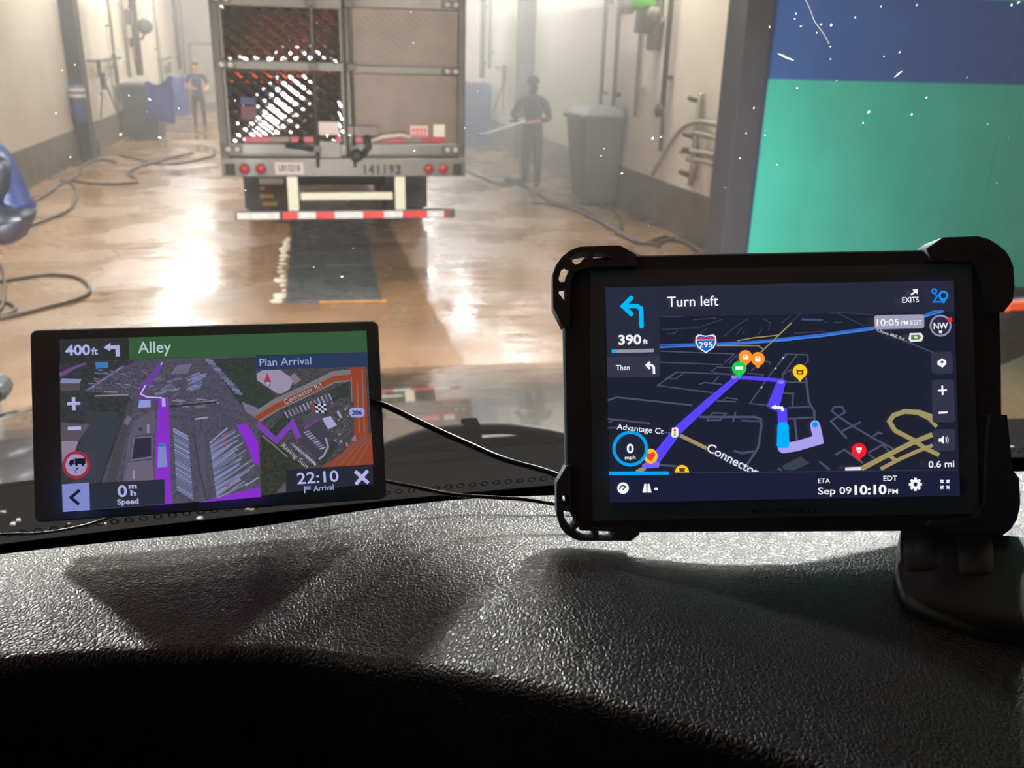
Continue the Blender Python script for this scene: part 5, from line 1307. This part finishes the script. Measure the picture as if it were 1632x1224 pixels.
o_tr = tl_([(1472, 398), (1498, 380), (1554, 378), (1572, 383), (1586, 392), (1597, 401), (1604, 411), (1610, 426), (1612, 458), (1609, 480), (1595, 498), (1570, 500), (1562, 440), (1545, 418), (1480, 416)])
bumper(o_tr, [])
o_br = tl_([(1600, 661), (1609, 749), (1619, 761), (1621, 803), (1616, 826), (1606, 842), (1592, 853), (1560, 857), (1500, 857), (1470, 848), (1480, 828), (1548, 824), (1566, 800), (1570, 700), (1575, 661)])
bumper(o_br, [])
for (x, y) in ((1520, 402), (1565, 404), (1531, 838), (1575, 838)):
    q = tl_([(x - 8, y - 2), (x - 4, y - 5), (x + 8, y - 4), (x + 10, y), (x + 6, y + 3), (x - 6, y + 3)])
    TB.slab(q, 0.0026, 0.0031, 'bumper_rib', M['casing'], TB.root)
wt = MB(); vs, fs = text_to_mesh('RAND MCNALLY', 0.0)
mn = min(v.x for v in vs); mx = max(v.x for v in vs)
wt.add([TB.p(1199 + (v.x - mn) / (mx - mn) * 104, 819 - v.y / 0.73 * 8 - (v.x - mn) / (mx - mn) * 2, 0.0006) for v in vs], fs)
wt.build('maker_lettering', mat('lettering_grey', (44, 47, 52), 0.5), TB.root, fixn=False)
# mount behind and below the tablet
mc = TB.wp(0.005, 0.06, -0.014)
md = [Vector(onz(1440, 900, ZD)), Vector(onz(1520, 905, ZD))]
foot = Vector((0.315, 0.375, ZD + RAISE))
MB().tube([mc, mc.lerp(foot, 0.5) + Vector((0, 0.02, 0)), foot + Vector((0, 0, 0.012))], 0.012, 12).build('mount_arm', M['black'], TB.root, smooth=True)
mount_m = mat('mount_plastic', (34, 33, 32), 0.4)
for x0, x1, y0, y1 in ((1421, 1500, 874, 962), (1508, 1580, 886, 972)):
    a, b, c2, d2 = onz(x0, y1, ZD + 0.024), onz(x1, y1, ZD + 0.024), onz(x1, y0, ZD + 0.024), onz(x0, y0, ZD + 0.024)
    q = [a, b, c2, d2]; cc = sum(q, Vector()) / 4
    def rnd_ring(s_, z): 
        out = []
        for k in range(24):
            t = 2 * math.pi * k / 24; ex_ = (b - a) / 2; ey_ = (d2 - a) / 2
            cx_, sy_ = math.cos(t), math.sin(t); g_ = max(abs(cx_), abs(sy_)); f_ = 0.55 / g_ + 0.45
            out.append(cc + ex_ * cx_ * f_ * s_ + ey_ * sy_ * f_ * s_ + Vector((0, 0, z)))
        return out
    rings = [rnd_ring(1.0, -0.004), rnd_ring(1.0, 0.008), rnd_ring(0.95, 0.013), rnd_ring(0.8, 0.016)]
    mb = MB(); mb.add([v for r in rings for v in r], [(j * 24 + i, j * 24 + (i + 1) % 24, (j + 1) * 24 + (i + 1) % 24, (j + 1) * 24 + i) for j in range(3) for i in range(24)] + [tuple(range(24))[::-1], tuple(range(72, 96))])
    mb.build('mount_pad', mount_m, TB.root, smooth=True)
SR = Screen(TB, [(965, 458), (1520, 447), (1530, 790), (972, 801)], (31, 34, 50), z=0.0008)
WH = (246, 246, 255); CY = (0, 186, 255); RP = (88, 70, 250); RD = (74, 80, 106); YEL = (160, 146, 98); RDF = (58, 62, 84)
def zz(q): return [(940 + x * 0.19608, 440 + y * 0.19608) for x, y in q]
def z6(q): return [(1240 + x * 0.19608, 440 + y * 0.19608) for x, y in q]
def z7(q): return [(940 + x * 0.19608, 640 + y * 0.19608) for x, y in q]
def z8(q): return [(1240 + x * 0.19608, 640 + y * 0.19608) for x, y in q]
SR.poly('header_panel', [(965, 458), (1520, 447), (1521, 497), (967, 506)], (40, 43, 62))
SR.poly('turn_panel', [(965, 458), (1051, 456.5), (1052, 567), (967, 569)], (40, 44, 62)); SR.poly('then_panel', [(967, 569), (1052, 567), (1052, 600.5), (968, 602)], (52, 55, 74))
# faint distant roads
for q in (zz([(580, 435), (760, 425), (900, 420)]), zz([(620, 470), (690, 465), (715, 440)]), zz([(840, 355), (1030, 340)]), zz([(910, 410), (960, 390), (1080, 350)]), zz([(900, 465), (960, 420)]), zz([(1090, 490), (1200, 400), (1290, 345)]), zz([(1190, 480), (1240, 415)]), zz([(1240, 470), (1260, 440)]), zz([(1370, 475), (1400, 430)]), zz([(580, 330), (760, 330)]), zz([(1410, 345), (1470, 380), (1450, 440)]),
          z6([(0, 480), (180, 305)]), z6([(30, 380), (100, 325)]), z6([(130, 465), (380, 450)]), z6([(480, 300), (700, 405)]), z6([(570, 300), (780, 315)]), z6([(420, 300), (560, 295)]), z6([(380, 375), (400, 375)]), z6([(450, 375), (520, 375)])):
    SR.line('far_roads', q, 1.6, RDF)
# roads
for q, w_ in ((zz([(570, 610), (860, 622), (1170, 632)]), 1.8), (zz([(570, 700), (1080, 720)]), 1.8), (zz([(1095, 705), (1180, 630)]), 1.8), (zz([(1130, 710), (1200, 640)]), 1.8),
              (zz([(610, 840), (710, 780), (1160, 800)]), 2), (zz([(690, 840), (770, 785)]), 1.8), (zz([(640, 830), (700, 838)]), 1.6), (zz([(700, 785), (550, 890), (1000, 948)]), 2.4), (zz([(1160, 745), (1040, 740), (990, 770), (1030, 790), (1170, 800)]), 1.8), (zz([(1280, 790), (1410, 800), (1400, 815)]), 1.8), (zz([(1310, 770), (1350, 740)]), 1.6), (zz([(1420, 690), (1470, 700), (1460, 720)]), 1.6),
              (zz([(1000, 870), (1050, 815)]), 1.8), (zz([(890, 880), (930, 865), (1080, 880)]), 2),
              (zz([(145, 1010), (220, 985), (835, 1050)]), 2.8), (zz([(145, 1160), (490, 1198)]), 2.8), (zz([(150, 1190), (200, 1170)]), 2.2), (zz([(1030, 1015), (1190, 1020)]), 2), (zz([(1080, 1010), (1110, 988), (1200, 1000)]), 1.8),
              (zz([(1600, 640), (1480, 780), (1300, 1035), (1440, 1050)]), 2), (zz([(1640, 760), (1570, 800), (1560, 840)]), 1.8),
              (z7([(890, 125), (1340, 125), (1390, 140), (1395, 200), (1370, 370), (1280, 510)]), 3.8), (z7([(950, 155), (1000, 92), (1110, 96), (1060, 150), (950, 155)]), 2.6), (z7([(980, 122), (1090, 128)]), 2.2), (z7([(1185, 85), (1165, 165)]), 3), (z7([(1230, 155), (1380, 160)]), 2.6), (z7([(1170, 400), (1230, 420), (1330, 405)]), 3.4),
              (z7([(145, 215), (220, 212)]), 2.2), (z7([(600, 250), (670, 258)]), 2.4), (z7([(560, 515), (700, 525)]), 3.4),
              (z6([(0, 720), (60, 635), (240, 640), (245, 690), (215, 720)]), 2), (z6([(155, 640), (35, 800), (40, 830)]), 2), (z6([(60, 860), (225, 865)]), 2), (z6([(225, 820), (250, 1020), (295, 1100), (295, 1190)]), 3.6), (z6([(40, 950), (125, 955), (115, 1060)]), 2.6), (z6([(80, 1070), (265, 1060)]), 2.6), (z6([(80, 765), (130, 770)]), 1.5),
              (z6([(780, 425), (1260, 620)]), 1.8), (z8([(80, 140), (280, 130)]), 2.8), (z8([(135, 140), (155, 330)]), 3.4), (z8([(450, 45), (520, 40), (545, 85), (490, 120), (440, 80), (450, 45)]), 3), (z8([(490, 120), (610, 200), (760, 290), (940, 385)]), 3), (z8([(490, 120), (430, 160), (560, 300)]), 3), (z8([(520, 240), (675, 165)]), 3), (z8([(770, 285), (820, 250), (850, 265)]), 3), (z8([(465, 435), (540, 390), (690, 500)]), 3.2), (z8([(730, 420), (850, 350), (900, 405)]), 3), (z8([(740, 430), (780, 460)]), 2.6), (z8([(335, 485), (420, 555)]), 3.2), (z8([(0, 545), (30, 560)]), 3)):
    SR.line('roads', q, w_, RD)
for q in (zz([(1570, 665)]), zz([(1510, 750)]), zz([(1395, 905)])): SR.disc('roads', q[0][0], q[0][1], 1.6, (180, 182, 200), 8)
SR.poly('map_area', z8([(30, 525), (185, 445), (255, 500), (130, 560), (50, 555)]), (56, 68, 76))
# highways
SR.line('highway', zz([(568, 562), (860, 552)]), 2.4, (52, 110, 205)); SR.line('highway', zz([(568, 580), (860, 566)]), 2.4, (60, 125, 226))
SR.line('highway', zz([(1030, 548), (1300, 535), (1640, 505)]), 2.6, (52, 110, 205)); SR.line('highway', zz([(1030, 560), (1300, 546), (1640, 518)]), 2.4, (64, 130, 230))
SR.line('highway', z6([(0, 512), (350, 475), (780, 415)]), 2.6, (52, 110, 205)); SR.line('highway', z6([(0, 526), (350, 490), (780, 430)]), 2.6, (64, 130, 230)); SR.line('highway', z6([(1185, 320), (1270, 285), (1345, 285)]), 3, (52, 110, 205)); SR.line('highway', z6([(1185, 332), (1260, 310), (1340, 290)]), 2.4, (64, 130, 230)); SR.line('highway', z6([(190, 352), (365, 356)]), 3, (54, 88, 130))
SR.line('ramps', zz([(1200, 525), (1340, 500), (1535, 480)]), 1.6, YEL); SR.line('ramps', zz([(1030, 566), (1370, 565), (1415, 600)]), 1.6, YEL); SR.line('ramps', zz([(1390, 620), (1500, 515), (1640, 380)]), 1.8, YEL)
SR.line('ramps', z8([(1260, 128), (1150, 88), (1030, 80), (940, 112), (905, 160), (950, 235), (1100, 312), (1200, 382), (1310, 435)]), 8, YEL, 7)
SR.line('ramps', z8([(1150, 100), (1230, 140), (1290, 205)]), 6, YEL); SR.line('ramps', z8([(675, 548), (900, 430), (1080, 340), (1255, 268)]), 8, YEL); SR.line('ramps', z8([(835, 548), (1000, 462), (1130, 405), (1258, 355)]), 6, YEL); SR.line('ramps', z8([(905, 440), (960, 480)]), 6, YEL)
SR.line('ramps', z7([(735, 275), (950, 380)]), 6, YEL); SR.line('ramps', z7([(380, 575), (450, 540)]), 7, YEL)
# route and vehicle
SR.line('route_line', [(1177, 600), (1130, 640), (1080, 686), (1040, 738)], 8.5, RP, 17)
SR.line('route_line', [(1168, 601), (1205, 603), (1250, 607)], 6, RP); SR.poly('route_line', [(1238, 608), (1253, 606), (1243, 646), (1240, 650), (1222, 648)], RP)
SR.poly('route_line', [(1230, 650), (1254, 650), (1255, 674), (1240, 674), (1239, 656)], RP); SR.poly('route_line', [(1222, 642), (1240, 648), (1240, 655), (1228, 652)], RP)
SR.poly('route_line', [(1023, 741), (1040, 730), (1052, 738), (1050, 745), (1025, 747)], (120, 100, 246))
for x, y in ((1170, 601), (1245, 609)): SR.disc('route_line', x, y, 5, (150, 128, 240), 10, 3)
SR.line('route_arrow', [(1231, 649), (1246, 650), (1248, 655)], 4.5, WH); SR.poly('route_arrow', [(1229, 649), (1236, 645), (1236, 653)], WH)
SR.line('vehicle_trail', [(1247, 713), (1252, 714), (1270, 711), (1304, 701), (1302, 690), (1299, 678)], 16, (170, 160, 238)); SR.disc('vehicle_trail', 1299, 678, 8, (170, 160, 238), 16); SR.disc('vehicle_trail', 1249, 713, 9.5, (170, 160, 238), 16)
SR.poly('vehicle_marker', [(1239, 678), (1242, 673), (1253, 673), (1257, 678), (1258, 710), (1255, 714), (1241, 714), (1238, 710)], (0, 178, 255)); SR.disc('vehicle_marker', 1299, 677, 4.5, (0, 150, 255), 12)
# pins
def pin(x, y, r, c, glyph=None, gc=(255, 255, 255)):
    PN = 'map_pin#%d' % x
    SR.poly(PN, [(x - r * .55, y + r * .7), (x + r * .55, y + r * .7), (x, y + r * 1.45)], c); SR.disc(PN, x, y, r, c, 20)
    if glyph == 'pump': SR.poly(PN, [(x - 4, y - 4), (x + 3, y - 4), (x + 4, y), (x + 4, y + 4), (x - 4, y + 4)], gc); SR.poly(PN, [(x - 2, y - 2.5), (x + 1.5, y - 2.5), (x + 1.5, y - .5), (x - 2, y - .5)], c)
    if glyph == 'truck': SR.poly(PN, [(x - 6, y - 2.5), (x + 6, y - 3), (x + 6, y + 2), (x - 6, y + 2)], gc)
    if glyph == 'box': SR.poly(PN, [(x - 6, y - 4), (x - 4, y - 2.5), (x + 4, y - 2.5), (x + 6, y - 4), (x + 5, y + 5), (x - 5, y + 5)], gc); SR.poly(PN, [(x - 3, y), (x + 3, y), (x + 2.5, y + 3), (x - 2.5, y + 3)], c)
    if glyph == 'fall': SR.poly(PN, [(x - 4.5, y - 5), (x + 4.5, y - 5), (x + 4.5, y - 1), (x - 4.5, y - 1)], gc); SR.poly(PN, [(x - 4, y), (x + 4, y), (x, y + 5)], gc)
pin(1188, 569, 11, (255, 150, 44), 'pump'); pin(1208, 572, 11, (255, 150, 44), 'pump'); pin(1178, 587, 11.5, (34, 205, 84), 'truck'); pin(1275, 592, 11.5, (255, 206, 30), 'box', (96, 62, 20)); pin(1369, 718, 12, (244, 30, 46), 'fall')
SR.disc('map_pin#a', 1037, 727, 11, (255, 190, 60), 18, 12); SR.poly('map_pin#a', [(1030, 722), (1036, 723), (1041, 720), (1045, 724), (1038, 735), (1031, 731)], (240, 70, 30))
SR.poly('map_pin#b', [(1076, 753)] + [(1087 + 11 * math.cos(math.pi * (1 + k / 10)), 752 + 11 * math.sin(math.pi * (1 + k / 10))) for k in range(11)] + [(1098, 753)], (255, 206, 30)); SR.poly('map_pin#b', [(1082, 746), (1092, 746), (1091, 752), (1083, 752)], (96, 62, 20))
SR.poly('traffic_light', [(1071, 682), (1079, 681), (1081, 684), (1081, 695), (1078, 697), (1072, 697), (1070, 694)], WH)
for y, c in ((685.5, (230, 60, 50)), (689.5, (240, 190, 60)), (693.5, (110, 210, 60))): SR.disc('traffic_light', 1075.5, y, 2.2, c, 10)
# highway shield 295
def shield(s_, c): SR.poly('interstate_shield', [(1125 + x * s_, 547 + y * s_) for x, y in ((-16, -11), (-12, -14), (0, -12), (12, -14), (16, -11), (17, -2), (13, 7), (0, 16), (-13, 7), (-17, -2))], c)
shield(1.0, (236, 240, 255)); shield(0.86, (24, 100, 200)); SR.poly('interstate_shield', [(1111, 537), (1125, 538.5), (1139, 536.5), (1140, 541), (1110, 541.5)], (216, 40, 60)); SR.poly('interstate_shield', [(1110, 541.3), (1140, 541), (1140, 542), (1110, 542.4)], (236, 240, 255)); SR.text('interstate_shield', '295', 1114, 554, 1136, 553, 9, (245, 248, 255), 0.01)
# lettering
SR.line('turn_arrow', [(1006, 475), (993, 488), (1006, 500)], 7, CY); SR.line('turn_arrow', [(994, 488), (1014, 487.5), (1021, 491), (1022, 498), (1022.5, 520)], 7, CY); SR.disc('turn_arrow', 1022.5, 520, 3.5, CY, 10); SR.disc('turn_arrow', 1006, 475, 3.5, CY, 10); SR.disc('turn_arrow', 1006, 500.5, 3.5, CY, 10); SR.disc('turn_arrow', 993, 488, 3.5, CY, 10)
SR.text('header_lettering', 'Turn left', 1064, 489, 1145, 487, 17, WH, 0.006); SR.text('distance_lettering', '390', 986, 549, 1022, 548, 15.5, WH, 0.025); SR.text('distance_lettering', 'ft', 1025, 548, 1032.5, 547.8, 8, WH, 0.02)
SR.line('progress_bar', [(975, 560), (1042, 558.5)], 5.5, (150, 148, 162)); SR.line('progress_bar', [(975, 560), (982, 559.8)], 5.5, CY)
SR.text('then_lettering', 'Then', 982, 590, 1003.5, 589.6, 8.5, WH, 0.01); SR.line('then_lettering', [(1036, 577), (1030.5, 582), (1036, 588)], 3.4, WH); SR.line('then_lettering', [(1031, 582), (1039, 582), (1042, 585), (1042.5, 596)], 3.6, WH)
SR.text('street_lettering', 'Advantage Ct', 983, 684, 1057, 692, 9.5, WH, 0.004); SR.text('street_lettering', 'Connector', 1125, 718, 1206, 760, 14.5, (226, 230, 250), 0.012, clip=752.5); SR.text('street_lettering', 'Clove Mill Rd', 1397, 528, 1440, 543, 5.5, (196, 196, 206), 0.006)
SR.disc('speed_dial', 1004.5, 715, 26, (34, 38, 58), 28); SR.ring('speed_dial', 1004.5, 715, 26, 5, (0, 164, 240)); SR.text('speed_dial', '0', 999, 722, 1010, 721.8, 15, WH, 0.025); SR.text('speed_dial', 'mph', 996, 732, 1013, 731.6, 6, WH, 0.01)
SR.poly('status_bar', [(971, 757), (1529, 750), (1530, 790), (972, 801)], (28, 32, 56)); SR.line('status_bar', [(971, 754.5), (1066, 754)], 5, (0, 168, 250)); SR.line('status_bar', [(1070, 754), (1528, 749)], 1, (58, 60, 80))
SR.disc('status_icons', 993, 778, 9.2, WH, 20); SR.line('status_icons', [(987.5, 780), (989, 776), (993, 773.5), (998, 776)], 2.2, (60, 60, 76)); SR.line('status_icons', [(992, 781), (997, 776)], 2, (60, 60, 76))
SR.poly('status_icons', [(1027, 771), (1030, 771), (1030.4, 785), (1024, 785)], WH); SR.poly('status_icons', [(1032, 771), (1035, 771), (1038.5, 785), (1031.6, 785)], WH); SR.poly('status_icons', [(1043, 777.5), (1048, 777.5), (1048, 781), (1043, 781)], WH)
SR.text('status_lettering', 'ETA', 1304, 770, 1323, 769.6, 7.6, WH, 0.008); SR.text('status_lettering', 'EDT', 1408, 766.5, 1430, 766, 8.4, WH, 0.008); SR.text('status_lettering', 'Sep 09', 1304, 788, 1357, 787, 11.5, WH, 0.01); SR.text('status_lettering', '10:10', 1362, 788, 1413, 787, 15, WH, 0.03); SR.text('status_lettering', 'PM', 1415.5, 787, 1431, 786.8, 7.8, WH, 0.01)
for k in range(8):
    a = 2 * math.pi * k / 8; SR.line('gear_icon', [(1459 + 5 * math.cos(a), 772 + 5 * math.sin(a)), (1459 + 10.4 * math.cos(a), 772 + 10.4 * math.sin(a))], 4.2, WH)
SR.ring('gear_icon', 1459, 772, 5.6, 4.6, WH)
for sx_ in (-1, 1):
    for sy_ in (-1, 1):
        x, y = 1506 + sx_ * 7, 772 + sy_ * 7; SR.poly('expand_icon', [(x, y), (x - sx_ * 5.5, y), (x, y - sy_ * 5.5)], WH); SR.line('expand_icon', [(x, y), (x - sx_ * 4.5, y - sy_ * 4.5)], 2.2, WH)
SR.text('corner_lettering', 'EXITS', 1438, 482.5, 1464.5, 481.5, 9, WH, 0.012); SR.line('corner_lettering', [(1452, 470), (1461, 463)], 2.8, WH); SR.poly('corner_lettering', [(1454, 461.5), (1463, 460.5), (1462, 469)], WH)
SR.ring('route_icon', 1489, 464, 3.4, 2.4, (20, 140, 255)); SR.ring('route_icon', 1503.5, 471, 6.2, 3.2, (20, 150, 255)); SR.line('route_icon', [(1500, 477), (1504, 482), (1507, 477)], 2.6, (20, 140, 255)); SR.line('route_icon', [(1489, 468), (1494, 472), (1489, 479), (1488, 481), (1503, 481)], 2.4, (20, 130, 250))
SR.poly('clock_tag', [(1393, 505), (1396, 502.5), (1470, 501), (1473, 503), (1473, 521), (1470, 523), (1397, 525), (1394, 523)], (160, 158, 182)); SR.text('clock_tag', '10:05', 1397.5, 519.5, 1433, 518.4, 11, WH, 0.008); SR.text('clock_tag', 'PM EDT', 1436, 518.3, 1469, 517.4, 7.6, WH, 0.006)
SR.disc('compass', 1499, 519, 17, (44, 46, 66), 28); SR.ring('compass', 1499, 519, 16, 3, (142, 144, 176)); SR.text('compass', 'NW', 1488, 524.5, 1511, 524, 10.5, WH, 0.016); SR.poly('compass', [(1496, 527), (1502, 527), (1501, 531), (1497, 531)], WH); SR.poly('compass', [(1509, 507), (1516, 505.5), (1518, 511), (1512, 514)], (244, 54, 46))
SR.poly('battery_tag', [(1450, 531), (1468, 530.5), (1472, 536), (1469, 544), (1451, 545), (1448, 540)], (230, 234, 236)); SR.poly('battery_tag', [(1452, 534), (1465, 533.5), (1468, 537), (1465, 541), (1452, 541.5)], (96, 130, 70)); SR.poly('battery_tag', [(1458, 535), (1460, 535), (1463, 538), (1460, 540), (1457, 538)], (226, 234, 226))
for q in ([(1484, 563), (1487, 561), (1515, 560.5), (1518, 563), (1519, 592), (1516, 595), (1489, 596), (1485, 593)], [(1485, 608), (1488, 605.5), (1517, 605), (1520, 607), (1522, 670), (1519, 673), (1489, 674), (1486, 671)], [(1487, 687), (1490, 684.5), (1519, 683.5), (1522, 686), (1523, 715), (1520, 718), (1491, 719), (1488, 716)]): SR.poly('side_buttons', q, (50, 54, 72))
SR.poly('side_icons', [(1494, 576), (1501, 571), (1508, 575), (1508, 580), (1502, 586), (1494, 581)], WH); SR.poly('side_icons', [(1498, 577), (1501.5, 574.5), (1505, 577), (1501.5, 579.5)], (60, 62, 80))
SR.line('side_icons', [(1495, 622.5), (1509, 621.5)], 2.8, WH); SR.line('side_icons', [(1501.6, 614.5), (1502.4, 629.5)], 2.8, WH); SR.line('side_icons', [(1496, 658), (1510, 657)], 3.2, WH)
SR.poly('side_icons', [(1496, 699), (1499, 699), (1504, 694.5), (1504.5, 707.5), (1499.5, 704), (1496, 704)], WH); SR.line('side_icons', [(1507, 697), (1508.5, 701), (1507.5, 705)], 1.6, WH); SR.line('side_icons', [(1509.5, 695), (1511.5, 701), (1510, 707)], 1.4, (190, 190, 205))
SR.text('scale_lettering', '0.6 mi', 1480, 745.5, 1521, 744, 11, WH, 0.01); SR.poly('scale_lettering', [(1347, 745), (1371, 744), (1373, 747), (1371, 749.5), (1347, 750)], (226, 226, 236))
SR.finish()
# ============ cables
def cable(name, pts, r, label, Y0, Y1):
    n = len(pts); P = [ony(x, y, Y0 + (Y1 - Y0) * i / (n - 1)) for i, (x, y) in enumerate(pts)]
    o = MB().tube(smooth_path(P, 8), r, 10).build(name, M['cable'], None, smooth=True); return tag(o, label, 'cable', 'device power cables')
cable('power_cable', [(520, 610), (575, 632), (622, 650), (680, 678), (740, 705), (800, 731), (860, 748), (900, 762), (950, 780)], 0.0017, 'thick black cable sagging from the navigator to the tablet', 0.475, 0.425)
cable('power_cable', [(560, 755), (618, 768), (660, 776), (720, 788), (790, 793), (835, 796), (885, 804), (930, 815), (990, 835)], 0.0011, 'thin black cable running low from the navigator under the tablet', 0.476, 0.43)
cable('power_cable', [(-120, 860), (0, 852), (60, 850), (110, 843), (157, 831), (200, 815)], 0.0008, 'fine black wire running along the dash under the navigator', 0.485, 0.475)
